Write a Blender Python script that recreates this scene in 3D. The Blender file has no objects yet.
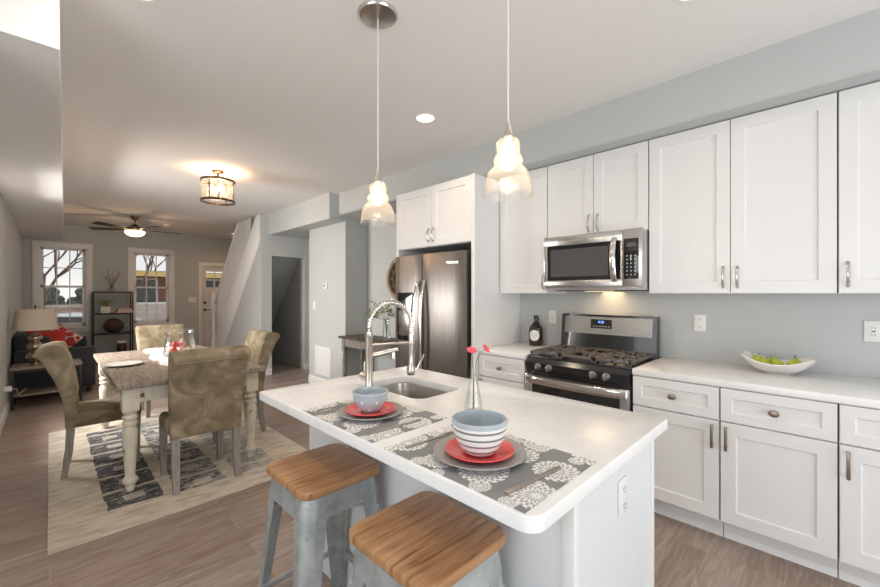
import bpy, bmesh, math, random
from mathutils import Vector, Matrix, Euler
random.seed(7)
PI = math.pi
scene = bpy.context.scene
COL = scene.collection

# ------------------------------------------------------------------ camera, world, large lights, exposure
cam_d = bpy.data.cameras.new('camera')
cam = bpy.data.objects.new('camera', cam_d); COL.objects.link(cam)
cam_d.sensor_width = 36.0
cam_d.lens = 390.0 / 880.0 * 36.0
cam_d.clip_start = 0.02
cam.location = (0, 0, 1.39)
cam.rotation_euler = (math.radians(90), 0, math.radians(-45))
scene.camera = cam

scene.view_settings.view_transform = 'Standard'
scene.view_settings.look = 'None'
scene.view_settings.exposure = 0.20
scene.view_settings.gamma = 1.0
scene.view_settings.use_curve_mapping = False

world = bpy.data.worlds.new('world'); scene.world = world
world.use_nodes = True
wn = world.node_tree.nodes; wl = world.node_tree.links
wn.clear()
w_out = wn.new('ShaderNodeOutputWorld'); w_bg = wn.new('ShaderNodeBackground')
w_tc = wn.new('ShaderNodeTexCoord'); w_no = wn.new('ShaderNodeTexNoise'); w_cr = wn.new('ShaderNodeValToRGB')
w_no.inputs['Scale'].default_value = 4.0; w_no.inputs['Detail'].default_value = 5
w_cr.color_ramp.elements[0].color = (0.70, 0.73, 0.77, 1); w_cr.color_ramp.elements[1].color = (1, .95, .89, 1)
w_cr.color_ramp.elements[0].position = .35; w_cr.color_ramp.elements[1].position = .6
wl.new(w_tc.outputs['Generated'], w_no.inputs['Vector']); wl.new(w_no.outputs['Fac'], w_cr.inputs['Fac'])
wl.new(w_cr.outputs['Color'], w_bg.inputs['Color']); w_bg.inputs['Strength'].default_value = 0.95
wl.new(w_bg.outputs[0], w_out.inputs[0])

def area(name, loc, rot, sx, sy, power, color=(1, 1, 1)):
    d = bpy.data.lights.new(name, 'AREA'); d.shape = 'RECTANGLE'; d.size = sx; d.size_y = sy
    d.energy = power; d.color = color
    o = bpy.data.objects.new(name, d); COL.objects.link(o); o.location = loc; o.rotation_euler = rot
    return o
# daylight: the big glazed door behind the camera, the side window of the kitchen bay, the window by the dining table
area('daylight_patio_door', (0.9, -2.72, 1.15), (math.radians(126), 0, 0), 3.0, 2.2, 72, (.95, .98, 1))
area('daylight_bay_window', (-1.95, 0.4, 1.45), (math.radians(104), 0, math.radians(-90)), 2.6, 1.8, 34, (.90, .955, 1))
area('daylight_side_window', (-1.15, 5.3, 1.75), (math.radians(64), 0, math.radians(-90)), 1.4, 1.5, 165, (1, .97, .93))

def point(name, loc, power, color, r=.03, parent=None):
    d = bpy.data.lights.new(name, 'POINT'); d.energy = power; d.color = color; d.shadow_soft_size = r
    o = bpy.data.objects.new(name, d); COL.objects.link(o); o.location = loc
    if parent: o.parent = parent
    return o

# ------------------------------------------------------------------ materials
def new_mat(name):
    m = bpy.data.materials.new(name); m.use_nodes = True
    nt = m.node_tree
    return m, nt, nt.nodes, nt.links, nt.nodes['Principled BSDF']
def c4(c): return (c[0], c[1], c[2], 1)
def M_plain(name, col, rough=.5, metal=0, coat=0, noise=.04, scale=30, bump=0, stretch=(1, 1, 1)):
    m, nt, n, l, b = new_mat(name)
    tc = n.new('ShaderNodeTexCoord'); mp = n.new('ShaderNodeMapping'); no = n.new('ShaderNodeTexNoise')
    mp.inputs['Scale'].default_value = stretch; no.inputs['Scale'].default_value = scale; no.inputs['Detail'].default_value = 4
    l.new(tc.outputs['Object'], mp.inputs['Vector']); l.new(mp.outputs[0], no.inputs['Vector'])
    cr = n.new('ShaderNodeValToRGB')
    cr.color_ramp.elements[0].color = c4([x * (1 - noise) for x in col]); cr.color_ramp.elements[0].position = .3
    cr.color_ramp.elements[1].color = c4([min(1, x * (1 + noise)) for x in col]); cr.color_ramp.elements[1].position = .7
    l.new(no.outputs['Fac'], cr.inputs['Fac']); l.new(cr.outputs['Color'], b.inputs['Base Color'])
    b.inputs['Roughness'].default_value = rough; b.inputs['Metallic'].default_value = metal
    b.inputs['Coat Weight'].default_value = coat
    if bump:
        bp = n.new('ShaderNodeBump'); bp.inputs['Strength'].default_value = bump; bp.inputs['Distance'].default_value = .002
        l.new(no.outputs['Fac'], bp.inputs['Height']); l.new(bp.outputs[0], b.inputs['Normal'])
    return m
def M_mix(name, stops, scale, stretch=(1, 1, 1), rough=.6, metal=0, bump=.1, detail=6, dist=0, coat=0, rough2=None):
    m, nt, n, l, b = new_mat(name)
    tc = n.new('ShaderNodeTexCoord'); mp = n.new('ShaderNodeMapping'); no = n.new('ShaderNodeTexNoise')
    mp.inputs['Scale'].default_value = stretch; no.inputs['Scale'].default_value = scale
    no.inputs['Detail'].default_value = detail; no.inputs['Distortion'].default_value = dist
    l.new(tc.outputs['Object'], mp.inputs['Vector']); l.new(mp.outputs[0], no.inputs['Vector'])
    cr = n.new('ShaderNodeValToRGB'); e = cr.color_ramp.elements
    while len(e) < len(stops): e.new(.5)
    for k, (p, c) in enumerate(stops): e[k].position = p; e[k].color = c4(c)
    l.new(no.outputs['Fac'], cr.inputs['Fac']); l.new(cr.outputs['Color'], b.inputs['Base Color'])
    b.inputs['Roughness'].default_value = rough; b.inputs['Metallic'].default_value = metal; b.inputs['Coat Weight'].default_value = coat
    if rough2 is not None:
        mr = n.new('ShaderNodeMapRange'); mr.inputs['To Min'].default_value = rough; mr.inputs['To Max'].default_value = rough2
        l.new(no.outputs['Fac'], mr.inputs['Value']); l.new(mr.outputs[0], b.inputs['Roughness'])
    if bump:
        bp = n.new('ShaderNodeBump'); bp.inputs['Strength'].default_value = bump; bp.inputs['Distance'].default_value = .003
        l.new(no.outputs['Fac'], bp.inputs['Height']); l.new(bp.outputs[0], b.inputs['Normal'])
    return m
def M_emit(name, col, s):
    m, nt, n, l, b = new_mat(name)
    b.inputs['Base Color'].default_value = c4(col); b.inputs['Emission Color'].default_value = c4(col)
    b.inputs['Emission Strength'].default_value = s
    return m
def M_thinglass(name, tint=(1, 1, 1), gl=.10, rough=.03, bump=0, edge=.5, trl=0):
    m, nt, n, l, b = new_mat(name); n.remove(b)
    out = [x for x in n if x.type == 'OUTPUT_MATERIAL'][0]
    t = n.new('ShaderNodeBsdfTransparent'); t.inputs[0].default_value = c4(tint)
    g = n.new('ShaderNodeBsdfGlossy'); g.inputs['Roughness'].default_value = rough
    lw = n.new('ShaderNodeLayerWeight'); lw.inputs['Blend'].default_value = edge
    mr = n.new('ShaderNodeMapRange'); mr.inputs['To Min'].default_value = gl; mr.inputs['To Max'].default_value = .75
    pw = n.new('ShaderNodeMath'); pw.operation = 'POWER'; pw.inputs[1].default_value = 2.2
    l.new(lw.outputs['Facing'], pw.inputs[0]); l.new(pw.outputs[0], mr.inputs['Value'])
    mx = n.new('ShaderNodeMixShader'); l.new(mr.outputs[0], mx.inputs[0]); l.new(t.outputs[0], mx.inputs[1]); l.new(g.outputs[0], mx.inputs[2])
    l.new(mx.outputs[0], out.inputs[0])
    if trl:
        tr = n.new('ShaderNodeBsdfTranslucent'); tr.inputs[0].default_value = (1, .95, .88, 1)
        m2 = n.new('ShaderNodeMixShader'); m2.inputs[0].default_value = trl
        l.new(mx.outputs[0], m2.inputs[1]); l.new(tr.outputs[0], m2.inputs[2]); l.new(m2.outputs[0], out.inputs[0])
    if bump:
        vo = n.new('ShaderNodeTexVoronoi'); vo.inputs['Scale'].default_value = 260
        tc = n.new('ShaderNodeTexCoord'); l.new(tc.outputs['Object'], vo.inputs['Vector'])
        bp = n.new('ShaderNodeBump'); bp.inputs['Strength'].default_value = bump; bp.inputs['Distance'].default_value = .002
        l.new(vo.outputs['Distance'], bp.inputs['Height']); l.new(bp.outputs[0], g.inputs['Normal'])
    return m

M = {}
M['wall'] = M_plain('wall_paint', (.505, .528, .526), .75, noise=.01, scale=60, bump=.04)
M['ceiling'] = M_plain('ceiling_paint', (.82, .81, .80), .85, noise=.01, scale=50)
M['trim'] = M_plain('white_trim_paint', (.80, .80, .79), .4, noise=.01)
M['cab'] = M_plain('white_cabinet_lacquer', (.79, .79, .79), .32, noise=.006, scale=10)
M['island'] = M_plain('white_island_paint', (.75, .77, .79), .4, noise=.006, scale=10)
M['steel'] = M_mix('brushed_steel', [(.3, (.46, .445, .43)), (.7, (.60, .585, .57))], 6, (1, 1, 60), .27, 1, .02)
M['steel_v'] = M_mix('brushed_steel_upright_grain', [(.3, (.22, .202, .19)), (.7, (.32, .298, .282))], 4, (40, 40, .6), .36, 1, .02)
M['nickel'] = M_plain('satin_nickel', (.62, .59, .55), .28, 1, noise=.03)
M['bronze_pull'] = M_plain('brushed_bronze_nickel', (.36, .30, .25), .35, 1, noise=.05)
M['chrome'] = M_plain('polished_nickel', (.74, .71, .67), .14, 1, noise=.01)
M['dark_steel'] = M_plain('dark_steel', (.30, .295, .29), .35, .9)
M['sink'] = M_mix('sink_steel', [(.3, (.42, .39, .36)), (.7, (.62, .59, .56))], 5, (1, 1, 14), .3, 1, .02)
M['blackglass'] = M_plain('black_glass', (.012, .012, .013), .06, 0, coat=.6, noise=.02)
M['black'] = M_plain('black_enamel', (.016, .016, .017), .22, 0, coat=.3, noise=.03)
M['blackplastic'] = M_plain('black_plastic', (.022, .022, .023), .45, noise=.05)
M['iron'] = M_plain('cast_iron', (.16, .145, .135), .5, .3, noise=.15, scale=90, bump=.15)
M['white_plastic'] = M_plain('white_plastic', (.82, .82, .80), .35, noise=.01)
M['grey_mark'] = M_plain('grey_print', (.45, .46, .47), .5)
M['dark_mark'] = M_plain('dark_print', (.03, .03, .03), .5)
M['quartz'] = M_mix('white_quartz', [(.35, (.84, .835, .83)), (.55, (.885, .883, .88)), (.75, (.865, .86, .855))], 7, rough=.22, bump=0, detail=8, dist=1.2)
M['galv'] = M_mix('galvanized_steel', [(.3, (.36, .39, .405)), (.5, (.46, .49, .50)), (.7, (.55, .575, .585))], 22, rough=.42, metal=.75, bump=.05, rough2=.6)
M['chair_leg'] = M_mix('grey_washed_wood', [(.3, (.26, .23, .205)), (.7, (.37, .335, .30))], 14, (6, 6, .6), .65, 0, .15)
M['suede'] = M_mix('olive_suede', [(.30, (.17, .13, .075)), (.5, (.28, .225, .145)), (.68, (.43, .36, .25))], 8, rough=.9, bump=.06, detail=7, dist=.8)
M['plate_grey'] = M_plain('grey_stoneware', (.33, .315, .30), .3, coat=.3)
M['coral'] = M_plain('coral_red_glaze', (.78, .065, .06), .22, coat=.4, noise=.03)
M['bowl_blue'] = M_plain('blue_grey_glaze', (.43, .49, .53), .25, coat=.4)
M['bowl_white'] = M_plain('white_glaze', (.80, .785, .76), .25, coat=.3)
M['petal'] = M_plain('coral_petals', (.80, .10, .13), .6, noise=.15, scale=60)
M['stem'] = M_plain('green_stem', (.13, .22, .06), .6)
M['leaf'] = M_mix('leaf_green', [(.3, (.13, .20, .05)), (.7, (.38, .42, .17))], 14, rough=.6)
M['pear'] = M_mix('pear_skin', [(.3, (.36, .46, .03)), (.7, (.55, .60, .07))], 18, rough=.35, bump=.03)
M['twig'] = M_plain('brown_twig', (.12, .075, .045), .8)
M['glass'] = M_thinglass('clear_glass', (.98, .985, .98), .05)
M['glass_pane'] = M_thinglass('window_glass', (.97, .98, .98), .006, edge=.3)
M['seeded'] = M_thinglass('seeded_glass', (1, .985, .965), .04, .1, .35, .35, trl=.03)
M['bulb'] = M_emit('lit_bulb', (1, .80, .52), 40)
M['bulb_soft'] = M_emit('lit_frosted_shade', (1, .82, .60), 6)
M['can'] = M_emit('lit_downlight', (1, .86, .70), 3)
M['can_dim'] = M_emit('lit_small_downlight', (1, .55, .28), 4)
M['fan_metal'] = M_plain('antique_brass_nickel', (.34, .25, .17), .3, 1)
M['fan_blade'] = M_mix('dark_wood_blade', [(.3, (.03, .022, .018)), (.7, (.06, .045, .035))], 12, (1, 8, 1), .4)
M['dark_bronze'] = M_plain('dark_bronze', (.10, .065, .04), .35, .9)
M['sofa'] = M_plain('charcoal_upholstery', (.045, .05, .058), .9, noise=.2, scale=200, bump=.1)
M['shade'] = M_plain('linen_lampshade', (.60, .52, .42), .9, noise=.04, scale=200, bump=.05)
M['mercury'] = M_mix('mercury_glass', [(.3, (.36, .30, .22)), (.7, (.62, .55, .44))], 40, rough=.16, metal=1, bump=.05)
M['shelf_metal'] = M_plain('dark_grey_shelf_metal', (.03, .028, .027), .5, .2)
M['red_book'] = M_plain('coral_book_cover', (.55, .16, .11), .6)
M['paper'] = M_plain('book_paper', (.70, .65, .58), .8)
M['brown_ball'] = M_mix('dark_brown_wicker', [(.3, (.025, .012, .008)), (.7, (.075, .034, .02))], 60, rough=.6, bump=.4)
M['pot_white'] = M_plain('white_ceramic', (.72, .70, .66), .4)
M['amber'] = M_plain('amber_glass', (.016, .008, .005), .07, 0, coat=.6)
M['paper_white'] = M_plain('white_paper_label', (.78, .77, .74), .6)
M['asphalt'] = M_plain('pavement', (.22, .215, .21), .9, noise=.2, scale=4)
M['bark'] = M_plain('bark', (.17, .115, .085), .9, noise=.3)
M['car_paint'] = M_plain('pale_car_paint', (.70, .74, .78), .25, .1, coat=.5)
M['rubber'] = M_plain('rubber', (.02, .02, .02), .8)
M['yellow'] = M_plain('yellow_awning', (.85, .60, .24), .7)
M['stone_white'] = M_plain('pale_stone', (.62, .55, .50), .9, noise=.15, scale=6)
M['pine'] = M_plain('evergreen', (.045, .06, .035), .9, noise=.4, scale=12)
M['red_door'] = M_plain('red_door_paint', (.45, .05, .04), .5)
M['roofing'] = M_plain('roof_grey', (.20, .19, .19), .9)

def M_floor():
    m, nt, n, l, b = new_mat('wood_plank_floor')
    tc = n.new('ShaderNodeTexCoord')
    br = n.new('ShaderNodeTexBrick'); br.offset = .37; br.offset_frequency = 2
    br.inputs['Scale'].default_value = 1; br.inputs['Brick Width'].default_value = 1.25; br.inputs['Row Height'].default_value = .155
    br.inputs['Mortar Size'].default_value = .0012; br.inputs['Mortar Smooth'].default_value = .3; br.inputs['Bias'].default_value = 0
    br.inputs['Color1'].default_value = (0, 0, 0, 1); br.inputs['Color2'].default_value = (1, 1, 1, 1); br.inputs['Mortar'].default_value = (.5, .5, .5, 1)
    l.new(tc.outputs['Object'], br.inputs['Vector'])
    bw = n.new('ShaderNodeSeparateColor'); l.new(br.outputs['Color'], bw.inputs[0])
    # grain shifted per plank
    add = n.new('ShaderNodeVectorMath'); add.operation = 'ADD'; cmb = n.new('ShaderNodeCombineXYZ')
    mul = n.new('ShaderNodeMath'); mul.operation = 'MULTIPLY'; mul.inputs[1].default_value = 9
    l.new(bw.outputs[0], mul.inputs[0]); l.new(mul.outputs[0], cmb.inputs[2])
    l.new(tc.outputs['Object'], add.inputs[0]); l.new(cmb.outputs[0], add.inputs[1])
    mp = n.new('ShaderNodeMapping'); mp.inputs['Scale'].default_value = (1.6, 17, 1); l.new(add.outputs[0], mp.inputs['Vector'])
    no = n.new('ShaderNodeTexNoise'); no.inputs['Scale'].default_value = 2.2; no.inputs['Detail'].default_value = 9; no.inputs['Distortion'].default_value = .9; no.inputs['Roughness'].default_value = .62
    l.new(mp.outputs[0], no.inputs['Vector'])
    cr = n.new('ShaderNodeValToRGB'); e = cr.color_ramp.elements
    e[0].position = .28; e[0].color = (.25, .178, .143, 1); e[1].position = .74; e[1].color = (.50, .41, .35, 1)
    k = e.new(.5); k.color = (.365, .275, .228, 1)
    l.new(no.outputs['Fac'], cr.inputs['Fac'])
    hs = n.new('ShaderNodeHueSaturation')
    mr = n.new('ShaderNodeMapRange'); mr.inputs['To Min'].default_value = .88; mr.inputs['To Max'].default_value = 1.08
    mr2 = n.new('ShaderNodeMapRange'); mr2.inputs['To Min'].default_value = 1.05; mr2.inputs['To Max'].default_value = .8
    l.new(bw.outputs[0], mr.inputs['Value']); l.new(mr.outputs[0], hs.inputs['Value'])
    l.new(bw.outputs[0], mr2.inputs['Value']); l.new(mr2.outputs[0], hs.inputs['Saturation'])
    l.new(cr.outputs['Color'], hs.inputs['Color'])
    mx = n.new('ShaderNodeMix'); mx.data_type = 'RGBA'; mx.inputs['B'].default_value = (.50, .41, .35, 1)
    l.new(br.outputs['Fac'], mx.inputs['Factor']); l.new(hs.outputs['Color'], mx.inputs['A'])
    l.new(mx.outputs['Result'], b.inputs['Base Color'])
    b.inputs['Roughness'].default_value = .42
    bp = n.new('ShaderNodeBump'); bp.inputs['Strength'].default_value = .12; bp.inputs['Distance'].default_value = .002
    l.new(no.outputs['Fac'], bp.inputs['Height']); l.new(bp.outputs[0], b.inputs['Normal'])
    return m
M['floor'] = M_floor()

def M_wood(name, stops, axis=0, planks=.055, rough=.4):
    """board wood: grain along axis, boards across it"""
    m, nt, n, l, b = new_mat(name)
    tc = n.new('ShaderNodeTexCoord'); sp = n.new('ShaderNodeSeparateXYZ'); l.new(tc.outputs['Object'], sp.inputs[0])
    dv = n.new('ShaderNodeMath'); dv.operation = 'DIVIDE'; dv.inputs[1].default_value = planks; l.new(sp.outputs[1 - axis], dv.inputs[0])
    fl = n.new('ShaderNodeMath'); fl.operation = 'FLOOR'; l.new(dv.outputs[0], fl.inputs[0])
    wn_ = n.new('ShaderNodeTexWhiteNoise'); wn_.noise_dimensions = '1D'; l.new(fl.outputs[0], wn_.inputs['W'])
    cmb = n.new('ShaderNodeCombineXYZ'); l.new(wn_.outputs['Value'], cmb.inputs[2])
    add = n.new('ShaderNodeVectorMath'); l.new(tc.outputs['Object'], add.inputs[0]); l.new(cmb.outputs[0], add.inputs[1])
    mp = n.new('ShaderNodeMapping'); s = [45, 45, 12]; s[axis] = 3.5; mp.inputs['Scale'].default_value = s
    l.new(add.outputs[0], mp.inputs['Vector'])
    no = n.new('ShaderNodeTexNoise'); no.inputs['Scale'].default_value = 1.5; no.inputs['Detail'].default_value = 8; no.inputs['Distortion'].default_value = .5
    l.new(mp.outputs[0], no.inputs['Vector'])
    mm = n.new('ShaderNodeMath'); mm.operation = 'MULTIPLY_ADD'; mm.inputs[1].default_value = .16; mm.inputs[2].default_value = -.08
    l.new(wn_.outputs['Value'], mm.inputs[0])
    ad = n.new('ShaderNodeMath'); l.new(mm.outputs[0], ad.inputs[0]); l.new(no.outputs['Fac'], ad.inputs[1])
    cr = n.new('ShaderNodeValToRGB'); e = cr.color_ramp.elements
    while len(e) < len(stops): e.new(.5)
    for k, (p, c) in enumerate(stops): e[k].position = p; e[k].color = c4(c)
    l.new(ad.outputs[0], cr.inputs['Fac']); l.new(cr.outputs['Color'], b.inputs['Base Color'])
    b.inputs['Roughness'].default_value = rough
    bp = n.new('ShaderNodeBump'); bp.inputs['Strength'].default_value = .15; bp.inputs['Distance'].default_value = .002
    l.new(no.outputs['Fac'], bp.inputs['Height']); l.new(bp.outputs[0], b.inputs['Normal'])
    return m
M['stool_wood'] = M_wood('warm_elm_seat', [(.24, (.17, .075, .03)), (.40, (.36, .18, .078)), (.58, (.46, .245, .115)), (.80, (.57, .34, .18))], 0, .062, .38)
M['table_wood'] = M_wood('weathered_table_top', [(.26, (.17, .125, .095)), (.5, (.31, .255, .205)), (.75, (.45, .39, .33))], 1, .12, .5)
M['console_wood'] = M_wood('dark_weathered_wood', [(.28, (.05, .035, .028)), (.5, (.10, .075, .06)), (.75, (.17, .14, .115))], 1, .1, .55)
M['clock_wood'] = M_mix('weathered_clock_wood', [(.3, (.27, .20, .145)), (.7, (.44, .35, .27))], 20, rough=.7)
M['cream'] = M_mix('distressed_cream_paint', [(.285, (.14, .09, .055)), (.315, (.72, .65, .52)), (.5, (.80, .745, .62)), (.75, (.83, .785, .67))], 26, (1, 1, .55), .55, 0, .1, 5)
M['console_paint'] = M_mix('grey_washed_paint', [(.3, (.16, .14, .125)), (.7, (.30, .275, .25))], 24, (1, 1, .4), .7)

def math_node(n, l, op, a, bv=None, c=None):
    x = n.new('ShaderNodeMath'); x.operation = op
    for i, v in enumerate((a, bv, c)):
        if v is None: continue
        if isinstance(v, (int, float)): x.inputs[i].default_value = v
        else: l.new(v, x.inputs[i])
    return x.outputs[0]

def M_rug():
    m, nt, n, l, b = new_mat('distressed_rug')
    tc = n.new('ShaderNodeTexCoord'); sp = n.new('ShaderNodeSeparateXYZ'); l.new(tc.outputs['Object'], sp.inputs[0])
    X, Y = sp.outputs[0], sp.outputs[1]
    f = lambda op, a, b_=None, c=None: math_node(n, l, op, a, b_, c)
    # wobble
    nw = n.new('ShaderNodeTexNoise'); nw.inputs['Scale'].default_value = 9; nw.inputs['Detail'].default_value = 3; l.new(tc.outputs['Object'], nw.inputs['Vector'])
    wob = f('MULTIPLY_ADD', nw.outputs['Fac'], .05, -.025)
    col = f('DIVIDE', f('ADD', f('SUBTRACT', X, .265), wob), .385)
    ci = f('FLOOR', col); cf = f('MULTIPLY', f('FRACT', col), .385)
    incol = f('MULTIPLY', f('LESS_THAN', cf, .30), f('MULTIPLY', f('GREATER_THAN', ci, -.5), f('LESS_THAN', ci, 2.5)))
    row = f('DIVIDE', f('ADD', f('ADD', Y, f('MULTIPLY', ci, .09)), f('MULTIPLY', wob, .6)), .305)
    rf = f('FRACT', row)
    inrow = f('MULTIPLY', f('LESS_THAN', rf, .88), f('MULTIPLY', f('GREATER_THAN', Y, .27), f('LESS_THAN', Y, 2.24)))
    # inner lighter slot of each block
    slot = f('MULTIPLY', f('MULTIPLY', f('GREATER_THAN', cf, .10), f('LESS_THAN', cf, .21)), f('MULTIPLY', f('GREATER_THAN', rf, .30), f('LESS_THAN', rf, .60)))
    block = f('MULTIPLY', f('MULTIPLY', incol, inrow), f('SUBTRACT', 1, f('MULTIPLY', slot, .8)))
    # erosion
    mp = n.new('ShaderNodeMapping'); mp.inputs['Scale'].default_value = (9, 26, 1); l.new(tc.outputs['Object'], mp.inputs['Vector'])
    ne = n.new('ShaderNodeTexNoise'); ne.inputs['Scale'].default_value = 1.6; ne.inputs['Detail'].default_value = 6; ne.inputs['Roughness'].default_value = .85; l.new(mp.outputs[0], ne.inputs['Vector'])
    thr = f('MULTIPLY_ADD', ci, .05, .455)
    er = f('MULTIPLY', f('GREATER_THAN', ne.outputs['Fac'], thr), block)
    nb = n.new('ShaderNodeTexNoise'); nb.inputs['Scale'].default_value = 2.0; nb.inputs['Detail'].default_value = 7
    mb_ = n.new('ShaderNodeMapping'); mb_.inputs['Scale'].default_value = (3, 9, 1); l.new(tc.outputs['Object'], mb_.inputs['Vector']); l.new(mb_.outputs[0], nb.inputs['Vector'])
    cr = n.new('ShaderNodeValToRGB'); e = cr.color_ramp.elements
    e[0].position = .34; e[0].color = (.50, .43, .355, 1); e[1].position = .58; e[1].color = (.70, .62, .52, 1)
    l.new(nb.outputs['Fac'], cr.inputs['Fac'])
    m1 = n.new('ShaderNodeMix'); m1.data_type = 'RGBA'; m1.inputs['B'].default_value = (.43, .42, .41, 1)
    l.new(f('MULTIPLY', block, .8), m1.inputs['Factor']); l.new(cr.outputs['Color'], m1.inputs['A'])
    m2 = n.new('ShaderNodeMix'); m2.data_type = 'RGBA'; m2.inputs['B'].default_value = (.035, .037, .045, 1)
    l.new(f('MULTIPLY', er, .93), m2.inputs['Factor']); l.new(m1.outputs['Result'], m2.inputs['A'])
    l.new(m2.outputs['Result'], b.inputs['Base Color']); b.inputs['Roughness'].default_value = .95
    bp = n.new('ShaderNodeBump'); bp.inputs['Strength'].default_value = .2; bp.inputs['Distance'].default_value = .003
    l.new(ne.outputs['Fac'], bp.inputs['Height']); l.new(bp.outputs[0], b.inputs['Normal'])
    return m
M['rug'] = M_rug()

def M_doily(name, seed):
    m, nt, n, l, b = new_mat(name)
    tc = n.new('ShaderNodeTexCoord')
    f = lambda op, a, b_=None, c=None: math_node(n, l, op, a, b_, c)
    def layer(scale, off, rad, petals):
        mp = n.new('ShaderNodeMapping'); mp.inputs['Location'].default_value = (off + seed, off * .7 - seed, 0); mp.inputs['Scale'].default_value = (1, 1, 0)
        l.new(tc.outputs['Object'], mp.inputs['Vector'])
        vo = n.new('ShaderNodeTexVoronoi'); vo.voronoi_dimensions = '2D'; vo.inputs['Scale'].default_value = scale; vo.inputs['Randomness'].default_value = .3
        l.new(mp.outputs[0], vo.inputs['Vector'])
        sb = n.new('ShaderNodeVectorMath'); sb.operation = 'SUBTRACT'; l.new(mp.outputs[0], sb.inputs[0]); l.new(vo.outputs['Position'], sb.inputs[1])
        s = n.new('ShaderNodeSeparateXYZ'); l.new(sb.outputs[0], s.inputs[0])
        d = f('SQRT', f('ADD', f('MULTIPLY', s.outputs[0], s.outputs[0]), f('MULTIPLY', s.outputs[1], s.outputs[1])))
        ang = f('ARCTAN2', s.outputs[1], s.outputs[0])
        sc = n.new('ShaderNodeSeparateColor'); l.new(vo.outputs['Color'], sc.inputs[0])
        r = f('MULTIPLY', f('MULTIPLY_ADD', sc.outputs[0], .4, .8), rad)
        q = f('DIVIDE', d, r)                                        # 0 centre .. 1 rim
        scal = f('MULTIPLY_ADD', f('ABSOLUTE', f('SINE', f('MULTIPLY', ang, petals / 2))), .06, .94)
        inside = f('LESS_THAN', q, scal)
        ring = f('SINE', f('MULTIPLY', q, 19.0))
        pet = f('SINE', f('MULTIPLY', ang, petals))
        hole = f('MULTIPLY', f('GREATER_THAN', f('MULTIPLY', ring, pet), .22), f('GREATER_THAN', q, .16))
        thin = f('MULTIPLY', f('GREATER_THAN', f('COSINE', f('MULTIPLY', q, 19.0)), .86), f('LESS_THAN', q, .85))
        lace = f('MULTIPLY', inside, f('SUBTRACT', 1, f('MAXIMUM', f('MULTIPLY', hole, .8), f('MULTIPLY', thin, .55))))
        return lace, inside
    a, ia = layer(6.6, .13, .060, 18)
    c, ic = layer(9.4, .61, .026, 12)
    mask = f('MAXIMUM', a, f('MULTIPLY', c, f('SUBTRACT', 1, ia)))
    mx = n.new('ShaderNodeMix'); mx.data_type = 'RGBA'; mx.inputs['A'].default_value = (.235, .24, .24, 1); mx.inputs['B'].default_value = (.80, .79, .78, 1)
    l.new(mask, mx.inputs['Factor']); l.new(mx.outputs['Result'], b.inputs['Base Color'])
    b.inputs['Roughness'].default_value = .85
    return m
M['mat_a'] = M_doily('lace_print_placemat', 0.0)

def M_dots():
    m, nt, n, l, b = new_mat('dotted_blue_grey_glaze')
    tc = n.new('ShaderNodeTexCoord'); sp = n.new('ShaderNodeSeparateXYZ'); l.new(tc.outputs['Object'], sp.inputs[0])
    f = lambda op, a, b_=None, c=None: math_node(n, l, op, a, b_, c)
    ang = f('MULTIPLY', f('ARCTAN2', sp.outputs[1], sp.outputs[0]), 7 / (2 * PI))
    row = f('DIVIDE', sp.outputs[2], .03)
    ri = f('FLOOR', row)
    u = f('SUBTRACT', f('FRACT', f('ADD', ang, f('MULTIPLY', ri, .5))), .5); v = f('SUBTRACT', f('FRACT', row), .5)
    d = f('ADD', f('MULTIPLY', f('MULTIPLY', u, u), 3.4), f('MULTIPLY', v, v))
    mx = n.new('ShaderNodeMix'); mx.data_type = 'RGBA'; mx.inputs['A'].default_value = (.43, .49, .53, 1); mx.inputs['B'].default_value = (.82, .82, .80, 1)
    l.new(f('LESS_THAN', d, .034), mx.inputs['Factor']); l.new(mx.outputs['Result'], b.inputs['Base Color'])
    b.inputs['Roughness'].default_value = .25; b.inputs['Coat Weight'].default_value = .4
    return m
M['dots'] = M_dots()

def M_stripes():
    m, nt, n, l, b = new_mat('striped_white_glaze')
    tc = n.new('ShaderNodeTexCoord'); sp = n.new('ShaderNodeSeparateXYZ'); l.new(tc.outputs['Object'], sp.inputs[0])
    f = lambda op, a, b_=None, c=None: math_node(n, l, op, a, b_, c)
    z = sp.outputs[2]
    s = f('MULTIPLY', f('LESS_THAN', f('FRACT', f('DIVIDE', f('SUBTRACT', z, .012), .0195)), .30), f('MULTIPLY', f('GREATER_THAN', z, .012), f('LESS_THAN', z, .08)))
    mx = n.new('ShaderNodeMix'); mx.data_type = 'RGBA'; mx.inputs['A'].default_value = (.80, .785, .76, 1); mx.inputs['B'].default_value = (.21, .21, .21, 1)
    l.new(s, mx.inputs['Factor']); l.new(mx.outputs['Result'], b.inputs['Base Color'])
    b.inputs['Roughness'].default_value = .25; b.inputs['Coat Weight'].default_value = .3
    return m
M['stripes'] = M_stripes()

def M_brick(name, c1, c2, mortar, w=.22, h=.075):
    m, nt, n, l, b = new_mat(name)
    tc = n.new('ShaderNodeTexCoord'); mp = n.new('ShaderNodeMapping'); mp.inputs['Rotation'].default_value = (PI / 2, 0, 0)
    br = n.new('ShaderNodeTexBrick'); br.inputs['Scale'].default_value = 1; br.inputs['Brick Width'].default_value = w; br.inputs['Row Height'].default_value = h
    br.inputs['Mortar Size'].default_value = .008
    br.inputs['Color1'].default_value = c4(c1); br.inputs['Color2'].default_value = c4(c2); br.inputs['Mortar'].default_value = c4(mortar)
    l.new(tc.outputs['Object'], mp.inputs['Vector']); l.new(mp.outputs[0], br.inputs['Vector']); l.new(br.outputs['Color'], b.inputs['Base Color'])
    b.inputs['Roughness'].default_value = .9
    return m
M['brick'] = M_brick('red_brick', (.26, .10, .075), (.34, .15, .11), (.4, .36, .33))
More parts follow.
